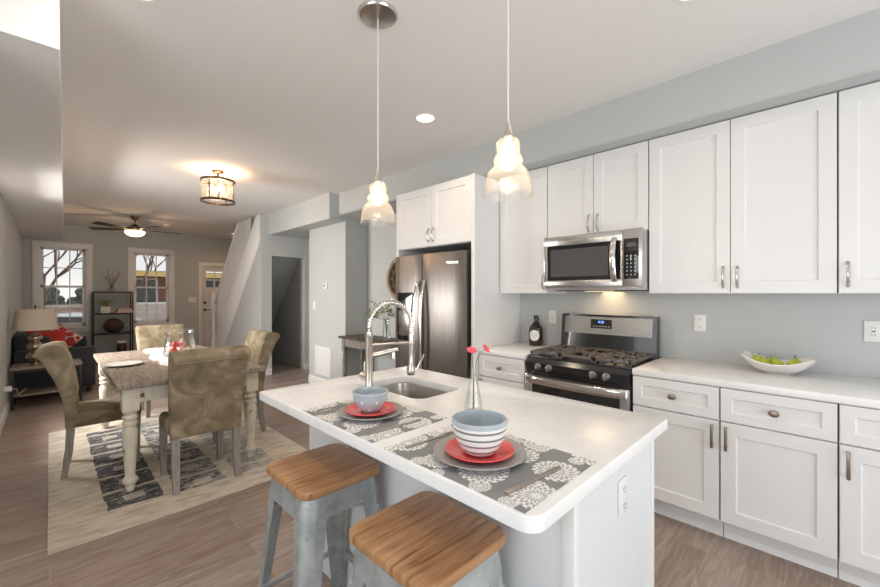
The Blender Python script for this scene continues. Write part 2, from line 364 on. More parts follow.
M['pale_block'] = M_brick('pale_block_wall', (.60, .53, .48), (.70, .63, .58), (.42, .38, .35), .6, .25)
M['pink_brick'] = M_brick('pinkish_brick', (.46, .28, .22), (.55, .36, .30), (.5, .45, .42), .3, .1)

def M_pillow(name, a, bcol, s):
    m, nt, n, l, b = new_mat(name)
    tc = n.new('ShaderNodeTexCoord'); vo = n.new('ShaderNodeTexVoronoi'); vo.inputs['Scale'].default_value = s; vo.feature = 'DISTANCE_TO_EDGE'
    l.new(tc.outputs['Object'], vo.inputs['Vector'])
    cr = n.new('ShaderNodeValToRGB'); cr.color_ramp.interpolation = 'CONSTANT'
    cr.color_ramp.elements[0].color = c4(bcol); cr.color_ramp.elements[1].position = .07; cr.color_ramp.elements[1].color = c4(a)
    l.new(vo.outputs['Distance'], cr.inputs['Fac']); l.new(cr.outputs['Color'], b.inputs['Base Color']); b.inputs['Roughness'].default_value = .9
    return m
M['pillow_red'] = M_plain('red_pillow_cloth', (.50, .035, .025), .9, noise=.12, scale=80)
M['pillow_print'] = M_pillow('red_pillow_with_white_print', (.50, .04, .03), (.62, .55, .50), 9)
M['rug_living'] = M_pillow('mauve_trellis_rug', (.36, .27, .23), (.52, .45, .40), 6)
M['fur'] = M_plain('white_sheepskin', (.80, .79, .78), .95, noise=.06, scale=120, bump=.4)

# ------------------------------------------------------------------ mesh helpers
class B:
    def __init__(s): s.bm = bmesh.new()
    def _merge(s, t, mtx=None):
        if mtx is not None: bmesh.ops.transform(t, matrix=mtx, verts=t.verts)
        me = bpy.data.meshes.new('t'); t.to_mesh(me); t.free(); s.bm.from_mesh(me); bpy.data.meshes.remove(me); return s
    def box(s, x0, x1, y0, y1, z0, z1, bev=0, seg=2, mtx=None):
        t = bmesh.new(); bmesh.ops.create_cube(t, size=1)
        bmesh.ops.transform(t, matrix=Matrix.Translation(((x0 + x1) / 2, (y0 + y1) / 2, (z0 + z1) / 2)) @ Matrix.Diagonal((abs(x1 - x0), abs(y1 - y0), abs(z1 - z0), 1)), verts=t.verts)
        if bev: bmesh.ops.bevel(t, geom=t.edges[:], offset=bev, segments=seg, affect='EDGES', profile=.5)
        return s._merge(t, mtx)
    def prism(s, pts, fn, d0, d1, bev=0, seg=2, mtx=None):
        """polygon pts (a,b) extruded from depth d0 to d1; fn(a,b,d)->(x,y,z)"""
        t = bmesh.new()
        v0 = [t.verts.new(fn(a, b_, d0)) for a, b_ in pts]; v1 = [t.verts.new(fn(a, b_, d1)) for a, b_ in pts]
        k = len(pts)
        c0 = t.faces.new(v0); c1 = t.faces.new(v1[::-1])
        for i in range(k): t.faces.new((v0[i], v0[(i + 1) % k], v1[(i + 1) % k], v1[i]))
        bmesh.ops.recalc_face_normals(t, faces=t.faces)
        if bev:
            bmesh.ops.bevel(t, geom=list(set(c0.edges[:] + c1.edges[:])), offset=bev, segments=seg, affect='EDGES', profile=.5)
        return s._merge(t, mtx)
    def lathe(s, prof, n=32, c=(0, 0, 0), mtx=None, sx=1, sy=1):
        t = bmesh.new(); rings = []
        for r, z in prof:
            if r < 1e-6: rings.append([t.verts.new((c[0], c[1], c[2] + z))])
            else: rings.append([t.verts.new((c[0] + sx * r * math.cos(2 * PI * i / n), c[1] + sy * r * math.sin(2 * PI * i / n), c[2] + z)) for i in range(n)])
        for a, b_ in zip(rings[:-1], rings[1:]):
            for i in range(n):
                j = (i + 1) % n
                if len(a) == 1 and len(b_) == 1: continue
                if len(a) == 1: t.faces.new((a[0], b_[j], b_[i]))
                elif len(b_) == 1: t.faces.new((a[i], a[j], b_[0]))
                else: t.faces.new((a[i], a[j], b_[j], b_[i]))
        bmesh.ops.recalc_face_normals(t, faces=t.faces)
        return s._merge(t, mtx)
    def tube(s, pts, r, n=10, cap=True, flat=None, mtx=None):
        """swept tube; r number or list; flat=(a,b) scales the two cross axes"""
        t = bmesh.new(); pts = [Vector(p) for p in pts]; k = len(pts)
        rs = r if isinstance(r, (list, tuple)) else [r] * k
        rings = []; up = None
        for i, p in enumerate(pts):
            d = (pts[min(i + 1, k - 1)] - pts[max(i - 1, 0)]).normalized()
            if up is None:
                up = Vector((0, 0, 1)) if abs(d.z) < .95 else Vector((0, 1, 0))
            a = d.cross(up).normalized(); b_ = a.cross(d).normalized(); up = b_
            fa, fb = flat if flat else (1, 1)
            rings.append([t.verts.new(p + rs[i] * (fa * math.cos(2 * PI * j / n) * a + fb * math.sin(2 * PI * j / n) * b_)) for j in range(n)])
        for a, b_ in zip(rings[:-1], rings[1:]):
            for j in range(n): t.faces.new((a[j], a[(j + 1) % n], b_[(j + 1) % n], b_[j]))
        if cap: t.faces.new(rings[0][::-1]); t.faces.new(rings[-1])
        bmesh.ops.recalc_face_normals(t, faces=t.faces)
        return s._merge(t, mtx)
    def ball(s, c, rx, ry=None, rz=None, n=16, mtx=None):
        t = bmesh.new(); bmesh.ops.create_uvsphere(t, u_segments=n, v_segments=max(6, n // 2 + 2), radius=1)
        bmesh.ops.transform(t, matrix=Matrix.Translation(c) @ Matrix.Diagonal((rx, ry or rx, rz or rx, 1)), verts=t.verts)
        return s._merge(t, mtx)
    def loft(s, rings, cap=True, mtx=None):
        t = bmesh.new(); R = [[t.verts.new(p) for p in ring] for ring in rings]; n = len(R[0])
        for a, b_ in zip(R[:-1], R[1:]):
            for j in range(n): t.faces.new((a[j], a[(j + 1) % n], b_[(j + 1) % n], b_[j]))
        if cap: t.faces.new(R[0][::-1]); t.faces.new(R[-1])
        bmesh.ops.recalc_face_normals(t, faces=t.faces)
        return s._merge(t, mtx)
    def quad(s, *p):
        s.bm.faces.new([s.bm.verts.new(q) for q in p]); return s
    def shaker(s, y0, y1, z0, z1, xf, t=.02, stile=.068, rec=.009, mtx=None):
        """door leaf in the YZ plane, front at x=xf facing -X"""
        b = bmesh.new(); e = .0015
        def rect(i, x): return [b.verts.new((x, y, z)) for y, z in ((y0 + i, z0 + i), (y1 - i, z0 + i), (y1 - i, z1 - i), (y0 + i, z1 - i))]
        R = [rect(0, xf + t), rect(0, xf + e), rect(e, xf), rect(stile, xf), rect(stile + .005, xf + rec)]
        for a, c in zip(R[:-1], R[1:]):
            for j in range(4): b.faces.new((a[j], a[(j + 1) % 4], c[(j + 1) % 4], c[j]))
        b.faces.new(R[0][::-1]); b.faces.new(R[-1])
        bmesh.ops.recalc_face_normals(b, faces=b.faces)
        return s._merge(b, mtx)
    def rrect(s, x0, x1, y0, y1, z0, z1, r, bev=0, n=6, seg=2, mtx=None):
        return s.prism(rr(x0, x1, y0, y1, r, n), lambda a, b_, d: (a, b_, d), z0, z1, bev, seg, mtx)
    def build(s, name, mat, parent=None, loc=(0, 0, 0), rot=(0, 0, 0), smooth=40):
        me = bpy.data.meshes.new(name); s.bm.to_mesh(me); s.bm.free()
        me.materials.append(mat)
        if smooth:
            for p in me.polygons: p.use_smooth = True
            me.set_sharp_from_angle(angle=math.radians(smooth))
        o = bpy.data.objects.new(name, me); COL.objects.link(o); o.location = loc; o.rotation_euler = rot
        if parent: o.parent = parent
        return o
def rr(x0, x1, y0, y1, r, n=6):
    p = []
    for cx, cy, a0 in ((x1 - r, y0 + r, -90), (x1 - r, y1 - r, 0), (x0 + r, y1 - r, 90), (x0 + r, y0 + r, 180)):
        for i in range(n + 1):
            a = math.radians(a0 + 90 * i / n); p.append((cx + r * math.cos(a), cy + r * math.sin(a)))
    return p
def thing(name, label, cat, loc=(0, 0, 0), rotz=0, group=None):
    o = bpy.data.objects.new(name, None); COL.objects.link(o); o.empty_display_size = .1
    o.location = loc; o.rotation_euler = (0, 0, rotz); o['label'] = label; o['category'] = cat
    if group: o['group'] = group
    return o
def tag(o, label, cat, group=None):
    o['label'] = label; o['category'] = cat
    if group: o['group'] = group
    return o
def struct(o, label=None, cat=None):
    o['kind'] = 'structure'
    if label: o['label'] = label
    if cat: o['category'] = cat
    return o
def dup(root, loc, rotz, label, group=None):
    r = root.copy(); COL.objects.link(r); r.location = loc; r.rotation_euler = (0, 0, rotz); r['label'] = label
    if group: r['group'] = group
    for ch in list(root.children):
        c = ch.copy(); COL.objects.link(c); c.parent = r
        for g in list(ch.children):
            d = g.copy(); COL.objects.link(d); d.parent = c
    return r
def text(name, body, size, mat, parent, loc, rot, ext=.0006, align='CENTER'):
    cu = bpy.data.curves.new(name, 'FONT'); cu.body = body; cu.size = size; cu.extrude = ext; cu.align_x = align; cu.align_y = 'CENTER'
    o = bpy.data.objects.new('tmp', cu); COL.objects.link(o)
    dg = bpy.context.evaluated_depsgraph_get(); dg.update()
    me = bpy.data.meshes.new_from_object(o.evaluated_get(dg)); bpy.data.objects.remove(o); bpy.data.curves.remove(cu)
    me.materials.clear(); me.materials.append(mat)
    t = bpy.data.objects.new(name, me); COL.objects.link(t); t.parent = parent; t.location = loc; t.rotation_euler = rot
    return t
FACE_MX = (PI / 2, 0, -PI / 2)      # text lying in a plane that faces -X
FACE_MY = (PI / 2, 0, 0)            # text facing -Y

# ------------------------------------------------------------------ the room shell
WX = 3.26      # kitchen wall
CZ = 2.74      # ceiling
LX = -.36      # left wall
BY = 10.5      # street wall
B_ = B().box(-1.9, 3.46, -2.7, 10.62, -.12, 0); struct(B_.build('floor', M['floor'], smooth=0), 'wood plank floor running through the whole room', 'floor')
B_ = B().box(-1.9, 3.46, -2.7, 10.62, CZ, CZ + .12); struct(B_.build('ceiling', M['ceiling'], smooth=0), 'smooth off-white ceiling', 'ceiling')

def holed(name, u0, u1, z0, z1, holes, fn, mat):
    """wall slab with rectangular holes; fn(box u0,u1,z0,z1)->box coords"""
    us = sorted({u0, u1, *[h[0] for h in holes], *[h[1] for h in holes]}); b = B()
    for a, c in zip(us[:-1], us[1:]):
        segs = [(z0, z1)]
        for h in holes:
            if h[0] <= a and h[1] >= c:
                ns = []
                for p, q in segs:
                    if h[2] > p: ns.append((p, min(q, h[2])))
                    if h[3] < q: ns.append((max(p, h[3]), q))
                segs = ns
        for p, q in segs: b.box(*fn(a, c, p, q))
    return struct(b.build(name, mat, smooth=0))
W1 = (-.15, .52, .73, 2.29); W2 = (1.25, 1.91, .73, 2.28); DOOR = (2.545, 3.34, 0, 2.05)
struct(holed('wall_back', LX - .1, 3.46, 0, CZ, [W1, W2, DOOR], lambda a, c, p, q: (a, c, BY, BY + .14, p, q), M['wall']), 'grey end wall with two windows and the front door', 'wall')
W3 = (4.7, 5.9, .8, 2.2)
struct(holed('wall_left', 2.3, BY, 0, CZ, [W3], lambda a, c, p, q: (LX - .14, LX, a, c, p, q), M['wall']), 'grey wall along the left behind the lamp', 'wall')
struct(B().box(-1.9, LX - .14, 2.3, 2.42, 0, CZ).build('wall_return', M['wall'], smooth=0))
WB = (-.9, 1.7, .55, 2.3)
struct(holed('wall_bay', -2.7, 2.42, 0, CZ, [WB], lambda a, c, p, q: (-1.9, -1.76, a, c, p, q), M['wall']))
WP = (-.6, 2.4, 0, 2.25)
struct(holed('wall_front', -1.76, 3.36, 0, CZ, [WP], lambda a, c, p, q: (a, c, -2.66, -2.54, p, q), M['wall']))
struct(B().box(WX, WX + .14, -2.7, 5.6, 0, CZ).build('wall_right', M['wall'], smooth=0), 'pale blue-grey kitchen wall behind the cabinets', 'wall')
struct(holed('wall_stair', 2.51, 3.4, 0, CZ, [(2.69, 3.285, 0, 2.035)], lambda a, c, p, q: (a, c, 6.77, 6.87, p, q), M['wall']), 'grey wall with the low opening under the stairs', 'wall')
B_ = B().prism([(6.87, 0), (9.0, 0), (9.0, .12), (6.87, 2.28)], lambda a, b_, d: (d, a, b_), 2.52, 2.57)
struct(B_.build('wall_understair', M['wall'], smooth=0))
struct(B().box(3.36, 3.50, 5.6, BY, 0, CZ).build('wall_hall', M['wall'], smooth=0))
struct(B().box(2.89, 3.40, 4.74, 5.80, 0, CZ).build('wall_bump', M['wall'], smooth=0), 'grey wall projection carrying the thermostat and the vent', 'wall')
# sloping underside of the stairs seen in the opening
B_ = B().prism([(6.88, 2.30), (9.1, .14), (9.1, .08), (6.88, 2.24)], lambda a, b_, d: (d, a, b_), 2.575, 3.355)
struct(B_.build('ceiling_understair', M['wall'], smooth=0))
# boxed soffits
struct(B().prism([(LX, 2.3), (.028, 2.3), (.19, BY), (LX, BY)], lambda a, c, d: (a, c, d), 2.42, CZ).build('ceiling_soffit_left', M['ceiling'], smooth=0), 'long boxed soffit along the left wall', 'soffit')
b = B(); pr = [(2.77, CZ), (2.77, 2.485), (2.777, 2.468), (2.79, 2.457), (2.81, 2.455), (WX, 2.455), (WX, CZ)]
b.prism(pr, lambda a, b_, d: (a, d, b_), -2.54, 4.72); struct(b.build('ceiling_soffit_right', M['wall'], smooth=30), 'boxed soffit above the wall cabinets', 'soffit')
struct(B().box(2.635, 3.36, 4.72, 6.77, 2.39, CZ).build('ceiling_chase', M['wall'], smooth=0), 'deeper boxed chase beyond the refrigerator', 'soffit')

def baseboard(name, x0, x1, y0, y1, side):
    b = B()
    pr = [(0, 0), (.016, 0), (.016, .085), (.011, .105), (0, .115)]
    if side == 'l': b.prism(pr, lambda a, z, d: (x0 + a, d, z), y0, y1)
    if side == 'r': b.prism(pr, lambda a, z, d: (x0 - a, d, z), y0, y1)
    if side == 'b': b.prism(pr, lambda a, z, d: (d, y0 - a, z), x0, x1)
    return struct(b.build(name, M['trim'], smooth=0))
baseboard('baseboard_left', LX, LX, 2.3, BY, 'l')
baseboard('baseboard_right', WX, WX, 3.26, 4.74, 'r')
baseboard('baseboard_bump', 2.89, 2.89, 4.74, 5.80, 'r')
baseboard('baseboard_back', LX + .02, 2.46, BY, BY, 'b')
b = B().prism([(0, 0), (.016, 0), (.016, .085), (.011, .105), (0, .115)], lambda a, z, d: (2.51 - a, d, z), 6.77, 9.2)
struct(b.build('baseboard_stair', M['trim'], smooth=0))
struct(B().box(2.505, 2.685, 6.755, 6.77, 0, .11).box(3.285, 3.355, 6.755, 6.77, 0, .11).build('baseboard_opening', M['trim'], smooth=0))

def sash_window(name, h, label):
    """double-hung window in the street wall with 3x2 lites per sash"""
    x0, x1, z0, z1 = h
    r = bpy.data.objects.new(name, None); COL.objects.link(r); r.location = ((x0 + x1) / 2, BY, z0); struct(r, label, 'window')
    ox, oz = (x0 + x1) / 2, z0; w = (x1 - x0) / 2; H = z1 - z0
    b = B(); c = .10; y0, y1 = -.022, 0
    b.box(-w - c + .015, -w + .015, y0, y1, 0, H - .0105, .004).box(w - .015, w + c - .015, y0, y1, 0, H - .0105, .004)
    b.box(-w - c + .015, w + c - .015, y0, y1, H - .01, H + c - .01, .004)
    b.build('window_casing', M['trim'], r)
    B().box(-w - c - .015, w + c + .015, -.06, .02, -.03, 0, .006).box(-w - c + .02, w + c - .02, -.018, 0, -.10, -.03, .004).build('window_sill', M['trim'], r)
    B().box(-w, -w + .02, 0, .12, 0, H).box(w - .02, w, 0, .12, 0, H).box(-w, w, 0, .12, H - .02, H).box(-w, w, .02, .12, 0, .02).build('window_jamb', M['trim'], r)
    iw = w - .02; mid = H * .51
    for nm, (a, e), yy in (('lower_sash', (.02, mid + .02), .035), ('upper_sash', (mid - .02, H - .02), .075)):
        b = B(); f = .042; t = .03
        b.box(-iw, -iw + f, yy, yy + t, a, e).box(iw - f, iw, yy, yy + t, a, e).box(-iw, iw, yy, yy + t, a, a + (f + .02 if nm == 'lower_sash' else f - .005)).box(-iw, iw, yy, yy + t, e - f + .005, e)
        s = b.build(nm, M['trim'], r, smooth=0)
        b = B()
        for k in (1, 2):
            x = -iw + f + (2 * iw - 2 * f) * k / 3; b.box(x - .008, x + .008, yy + .004, yy + .026, a + f, e - f)
        zm = (a + e) / 2; b.box(-iw + f, iw - f, yy + .005, yy + .025, zm - .008, zm + .008)
        b.build('muntin_bars', M['trim'], s, smooth=0)
        B().box(-iw + f, iw - f, yy + .013, yy + .017, a + f, e - f).build('window_glass', M['glass_pane'], s, smooth=0)
    return r
sash_window('window_1', W1, 'left front window behind the sofa')
sash_window('window_2', W2, 'right front window beside the open shelf')
# windows out of the frame: simple framed glazing
def plain_window(name, fn, u0, u1, z0, z1, bars):
    r = B()
    f = .05
    r.box(*fn(u0, u0 + f, z0, z1)).box(*fn(u1 - f, u1, z0, z1)).box(*fn(u0, u1, z0, z0 + f)).box(*fn(u0, u1, z1 - f, z1))
    for u in bars: r.box(*fn(u - f / 2, u + f / 2, z0, z1))
    return struct(r.build(name, M['trim'], smooth=0))
plain_window('window_3', lambda a, c, p, q: (LX - .10, LX - .03, a, c, p, q), *W3, [])
plain_window('window_4', lambda a, c, p, q: (-1.86, -1.80, a, c, p, q), *WB, [.4])
plain_window('door_2', lambda a, c, p, q: (a, c, -2.63, -2.57, p, q), *WP, [.9])

# front door
r = bpy.data.objects.new('door_1', None); COL.objects.link(r); r.location = (2.95, BY, 0); struct(r, 'white front door with small lites at the top', 'door')
b = B(); c = .075
b.box(-.405 - c, -.395, -.022, 0, 0, 2.0445, .004).box(-.405 - c, .40, -.022, 0, 2.045, 2.05 + c, .004); b.build('door_casing', M['trim'], r)
b = B()
X = lambda x: x - 2.95
b.box(X(2.55), X(2.63), .03, .075, .01, 2.045).box(X(3.19), X(3.335), .03, .075, .01, 2.045)
b.box(X(2.63), X(3.19), .03, .075, .01, 1.54).box(X(2.63), X(3.19), .03, .075, 1.92, 2.045)
slab = b.build('door_slab', M['trim'], r, smooth=0)
b = B()
for px0, px1 in ((2.64, 2.88), (2.94, 3.18)):
    for pz0, pz1 in ((.2, .75), (.85, 1.42)): b.shaker(X(px0), X(px1), pz0, pz1, 0, .012, .03, .004, mtx=Matrix.Translation((0, .022, 0)) @ Matrix.Rotation(PI / 2, 4, 'Z') @ Matrix.Diagonal((1, -1, 1, 1)))
b.build('door_panel', M['trim'], slab)
B().box(X(2.63), X(3.19), .05, .055, 1.54, 1.92).build('door_glass', M['glass_pane'], r, smooth=0)
b = B()
for k in (1, 2): b.box(X(2.63 + .187 * k) - .01, X(2.63 + .187 * k) + .01, .035, .07, 1.54, 1.92)
b.box(X(2.63), X(3.19), .035, .07, 1.72, 1.74); b.build('door_muntins', M['trim'], r, smooth=0)
b = B(); my = Matrix.Rotation(PI / 2, 4, 'X')
b.lathe([(0, .02), (.028, .018), (.03, 0)], 20, (X(2.61), 1.17, -.03), mtx=my); b.build('deadbolt', M['dark_bronze'], r)
b = B(); b.lathe([(0, .015), (.028, .012), (.03, 0)], 20, (X(2.61), 1.0, -.03), mtx=my); b.tube([(X(2.61), .03, 1.0), (X(2.61), -.015, 1.0), (X(2.73), -.02, 1.0)], .009); b.build('door_lever', M['dark_bronze'], r)

# ------------------------------------------------------------------ staircase
st = thing('staircase', 'white wooden staircase rising along the hall wall by the front door', 'staircase', (2.51, 9.42, 0))
def S(y, z): return (y - 9.42, z)
b = B(); pts = [S(9.3, 0), S(9.05, 0), S(6.83, 2.26), S(6.83, 2.73), S(7.0, 2.73), S(9.3, .42)]
b.prism(pts, lambda a, z, d: (d, a, z), -.005, .03, .003); b.build('stringer', M['trim'], st)
nst = 12; run = (9.3 - 6.9) / nst; rise = 2.62 / nst
b = B()
for k in range(nst):
    y1 = 9.25 - k * run; z = (k + 1) * rise
    if z > 2.6: break
    b.box(.03, .80, y1 - run - 9.42, y1 + .02 - 9.42, z - .03, z)
b.build('treads', M['console_wood'], st, smooth=0)
b = B()
for k in range(nst):
    y1 = 9.25 - k * run
    b.box(.03, .80, y1 - .02 - 9.42, y1 - 9.42, k * rise, (k + 1) * rise - .03)
b.build('risers', M['trim'], st, smooth=0)
def slz(y): return .42 + (9.3 - y) * (2.31 / 2.3)
for k in range(17):
    y = 9.16 - k * .115
    z0 = slz(y) - .02; z1 = min(z0 + .86, 2.735)
    if z1 - z0 < .05: break
    B().box(-.002, .028, y - .015 - 9.42, y + .015 - 9.42, z0, z1).build('baluster', M['trim'], st, smooth=0)
ya, yb = 9.36, 9.3 - (2.70 - .42 - .86) / (2.31 / 2.3)
b = B(); b.prism([(ya - 9.42, slz(ya) + .80), (ya - 9.42, slz(ya) + .87), (yb - 9.42, 2.73), (yb - 9.42 , 2.66)], lambda a, z, d: (d, a, z), -.02, .045, .006); b.build('handrail', M['trim'], st)
b = B(); b.box(-.05, .05, -.05, .05, 0, .45, .004).box(-.05, .05, -.05, .05, 1.02, 1.34, .004)
b.lathe([(.042, .45), (.045, .48), (.03, .50), (.045, .56), (.04, .75), (.028, .92), (.042, .97), (.032, .99), (.045, 1.02)], 20)
b.lathe([(.065, 1.34), (.065, 1.36), (.03, 1.37), (.04, 1.40), (.03, 1.43), (0, 1.44)], 20); b.build('newel_post', M['trim'], st)

# ------------------------------------------------------------------ kitchen cabinets
def pull(b, x, y, z, L=.13, r=.006):
    """upright bar pull in front of x facing -X"""
    b.tube([(x, y, z - L / 2 + .012), (x - .03, y, z - L / 2 + .012)], r * .9, 8).tube([(x, y, z + L / 2 - .012), (x - .03, y, z + L / 2 - .012)], r * .9, 8)
    b.box(x - .037, x - .027, y - .007, y + .007, z - L / 2, z + L / 2, .003)
def arc_pull(b, x, y, z, L=.13):
    p = []
    for i in range(9):
        t = i / 8; p.append((x - .03 * math.sin(PI * t) ** .6, y, z - L / 2 + L * t))
    b.tube(p, [.0065] * 9, 8, flat=(1.15, .8))
def knob(b, x, y, z):
    m = Matrix.Translation((x, y, z)) @ Matrix.Rotation(-PI / 2, 4, 'Y')
    b.lathe([(.011, 0), (.008, .006), (.007, .014), (.015, .019), (.0185, .024), (.016, .031), (.008, .034), (0, .035)], 20, mtx=m, sy=1.25)
G_B = 'white base cabinets on the range wall'
def base_cab(y0, y1, hinge, label, knob_=True, pull_z=.60):
    yc = (y0 + y1) / 2; w = (y1 - y0) / 2
    r = thing('base_cabinet', label, 'cabinet', (2.64, yc, 0), 0, G_B)
    B().box(0, .605, -w, w, .12, .874).build('carcass', M['cab'], r, smooth=0)
    B().box(.095, .115, -w, w, 0, .12).prism([(.08, 0), (.095, 0), (.095, .03)], lambda a, z, d: (a, d, z), -w, w).build('toe_kick', M['cab'], r, smooth=0)
    g = .0025
    d = B().shaker(-w + g, w - g, .135, .682, -.022).build('door', M['cab'], r)
    b = B(); pull(b, -.022, (w - .03) if hinge == 'far' else (-w + .03), pull_z); b.build('pull_handle', M['bronze_pull'], d)
    d = B().shaker(-w + g, w - g, .690, .868, -.022, stile=.05).build('drawer', M['cab'], r)
    b = B(); knob(b, -.022, 0, .779); b.build('knob', M['bronze_pull'], d)
    return r
base_cab(1.685, 2.145, 'far', 'short white base cabinet between refrigerator panel and range')
base_cab(.434, .888, 'near', 'white base cabinet immediately right of the range')
base_cab(-.026, .430, 'far', 'white base cabinet under the fruit bowl, second right of the range')
base_cab(-.486, -.030, 'far', 'white base cabinet cut off by the right edge of the photo')

def counter(name, y0, y1, label):
    b = B(); b.box(2.615, WX, y0, y1, .875, .914, .004); return tag(b.build(name, M['quartz']), label, 'countertop', 'quartz counters on the range wall')
counter('countertop', 1.68, 2.148, 'small white quartz counter under the dark jug, left of the range')
counter('countertop', -.49, .890, 'long white quartz counter right of the range')

G_U = 'white wall cabinets'
def wall_cab(y0, y1, z0, z1, doors, label, handles, xf=2.92, depth=None, hz=None, style='arc'):
    yc = (y0 + y1) / 2; w = (y1 - y0) / 2; H = z1 - z0
    r = thing('wall_cabinet', label, 'cabinet', (xf + .022, yc, z0), 0, G_U)
    B().box(0, WX - xf - .022, -w, w, 0, H).build('carcass', M['cab'], r, smooth=0)
    n = doors; dw = 2 * w / n; g = .002
    for k in range(n):
        a = -w + k * dw
        d = B().shaker(a + g, a + dw - g, .003, H - .003, -.022).build('door', M['cab'], r)
        b = B(); side = handles[k]
        yy = a + .035 if side == 'n' else a + dw - .035
        arc_pull(b, -.022, yy, .10 if hz is None else hz, .13); b.build('pull_handle', M['nickel'], d)
    return r
wall_cab(1.662, 2.145, 1.39, 2.45, 1, 'single-door wall cabinet left of the microwave', ['n'])
wall_cab(.887, 1.658, 1.828, 2.45, 2, 'short two-door wall cabinet above the microwave', ['f', 'n'])
wall_cab(-.027, .883, 1.39, 2.45, 2, 'tall two-door wall cabinet right of the microwave', ['f', 'n'])
wall_cab(-.49, -.031, 1.39, 2.45, 1, 'wall cabinet cut off by the right edge of the photo', ['f'])

# refrigerator surround
r = thing('refrigerator_surround', 'tall white cabinet surround with two doors above the refrigerator', 'cabinet', (2.57, 2.68, 0))
yl, yr = 3.215 - 2.68, 2.15 - 2.68
B().box(0, WX - 2.572, yr, yr + .04, 0, 2.42, .001).build('side_panel', M['cab'], r, smooth=0)
B().box(0, WX - 2.572, yl - .03, yl, 0, 2.42, .001).build('side_panel', M['cab'], r, smooth=0)
B().box(.022, WX - 2.572, yr + .04, yl - .03, 1.84, 2.42).build('cabinet_box', M['cab'], r, smooth=0)
ym = (yr + .04 + yl - .03) / 2
for a, c, s in ((yr + .042, ym - .002, 'f'), (ym + .002, yl - .032, 'n')):
    d = B().shaker(a, c, 1.845, 2.415, 0).build('door', M['cab'], r)
    b = B(); arc_pull(b, 0, c - .03 if s == 'f' else a + .03, 1.95, .13); b.build('pull_handle', M['nickel'], d)

# refrigerator
r = thing('refrigerator', 'stainless side-by-side refrigerator inside the white surround', 'refrigerator', (2.52, 2.685, 0))
y0, y1 = 2.215 - 2.685, 3.175 - 2.685; ys = 2.765 - 2.685
B().box(.075, .70, y0 + .01, y1 - .01, .02, 1.765, .004).build('body', M['blackplastic'], r)
def fdoor(a, c):
    b = B(); pr = []
    for i in range(9):
        t = i / 8; y = a + (c - a) * t; pr.append((y, -.012 * (1 - (2 * t - 1) ** 4)))
    pr = [(a, .07)] + [(a, .006)] + pr[1:-1] + [(c, .006), (c, .07)]
    b.prism(pr, lambda y, x, z: (x, y, z), .10, 1.765, .002)
    return b
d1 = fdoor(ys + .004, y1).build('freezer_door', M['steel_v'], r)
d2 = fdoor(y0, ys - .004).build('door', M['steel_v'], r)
B().box(.02, .08, y0 + .01, y1 - .01, .02, .095).build('kick_grille', M['blackplastic'], r, smooth=0)
def fhandle(par, y):
    b = B(); p = []
    for i in range(17):
        t = i / 16; p.append((-.012 - .062 * math.sin(PI * t) ** .55, y, .50 + 1.01 * t))
    b.tube(p, .013, 10, flat=(1.25, .8)); b.build('handle', M['chrome'], par)
fhandle(d1, ys + .045); fhandle(d2, ys - .045)
dsp = B().rrect(ys + .11, y1 - .06, .92, 1.40, -.0185, -.01, .02, .002, mtx=Matrix(((0, 0, 1, 0), (1, 0, 0, 0), (0, 1, 0, 0), (0, 0, 0, 1)))).build('water_dispenser', M['blackglass'], d1)
B().box(-.022, -.018, ys + .135, y1 - .085, .97, 1.22, .001).build('dispenser_recess', M['steel'], dsp)
text('logo_lettering', 'Whirlpool', .034, M['nickel'], d2, (-.0135, -.33, 1.665), FACE_MX)

# ------------------------------------------------------------------ microwave
r = thing('microwave', 'stainless over-the-range microwave below the short cabinet', 'microwave', (2.80, 1.256, 1.415))
w = .368
B().box(.03, WX - 2.80, -w, w, .012, .41).box(.0, WX - 2.80, -w, w, 0, .012).build('body', M['steel'], r, smooth=0)
yd = -w + .128
b = B(); b.box(0, .03, yd, w, .025, .075, .002).box(0, .03, yd, w, .345, .418, .002).box(0, .03, w - .032, w, .075, .345, .002).box(0, .03, yd, yd + .012, .075, .345)
d = b.build('door', M['steel'], r)
B().box(.004, .028, yd + .012, w - .032, .075, .345).build('door_window', M['blackglass'], d, smooth=0)
B().box(.0028, .0042, yd + .10, w - .06, .105, .315).build('window_mesh', M_plain('dark_grey_mesh_glass', (.085, .085, .085), .15, coat=.5), d, smooth=0)
b = B(); p = []
for i in range(11):
    t = i / 10; p.append((-.006 - .042 * math.sin(PI * t) ** .6, yd + .052, .06 + .305 * t))
b.tube(p, .013, 10, flat=(1.5, .6)); b.build('handle', M['chrome'], d)
cp = B().box(0, .03, -w, yd - .003, .025, .418, .002).build('control_panel', M['steel'], r)
B().box(-.002, .001, -w + .022, yd - .01, .075, .352, .0008).build('keypad', M['blackglass'], cp)
for i in range(6):
    for j in range(3): B().box(-.0032, -.0018, -w + .038 + j * .026, -w + .049 + j * .026, .10 + i * .026, .107 + i * .026).build('key', M['grey_mark'], cp, smooth=0)
B().box(-.0032, -.0018, -w + .036, -w + .10, .295, .325).build('display_window', M_plain('dark_display', (.03, .045, .05), .2), cp, smooth=0)
text('logo_lettering', 'Whirlpool', .022, M['grey_mark'], d, (-.0008, .09, .382), FACE_MX)
b = B(); b.box(.06, .40, -.3, .3, -.006, 0, .002); b.build('vent_grille', M['blackplastic'], r)
lamp = B().box(.16, .22, -.1, .1, -.009, -.006).build('task_light', M_emit('lit_task_light', (1, .75, .45), 1.6), r, smooth=0)
d_ = bpy.data.lights.new('microwave_task_light', 'AREA'); d_.shape = 'RECTANGLE'; d_.size = .55; d_.size_y = .16; d_.energy = 1.5; d_.color = (1, .66, .36)
o = bpy.data.objects.new('microwave_task_light', d_); COL.objects.link(o); o.parent = r; o.location = (.24, 0, -.014)

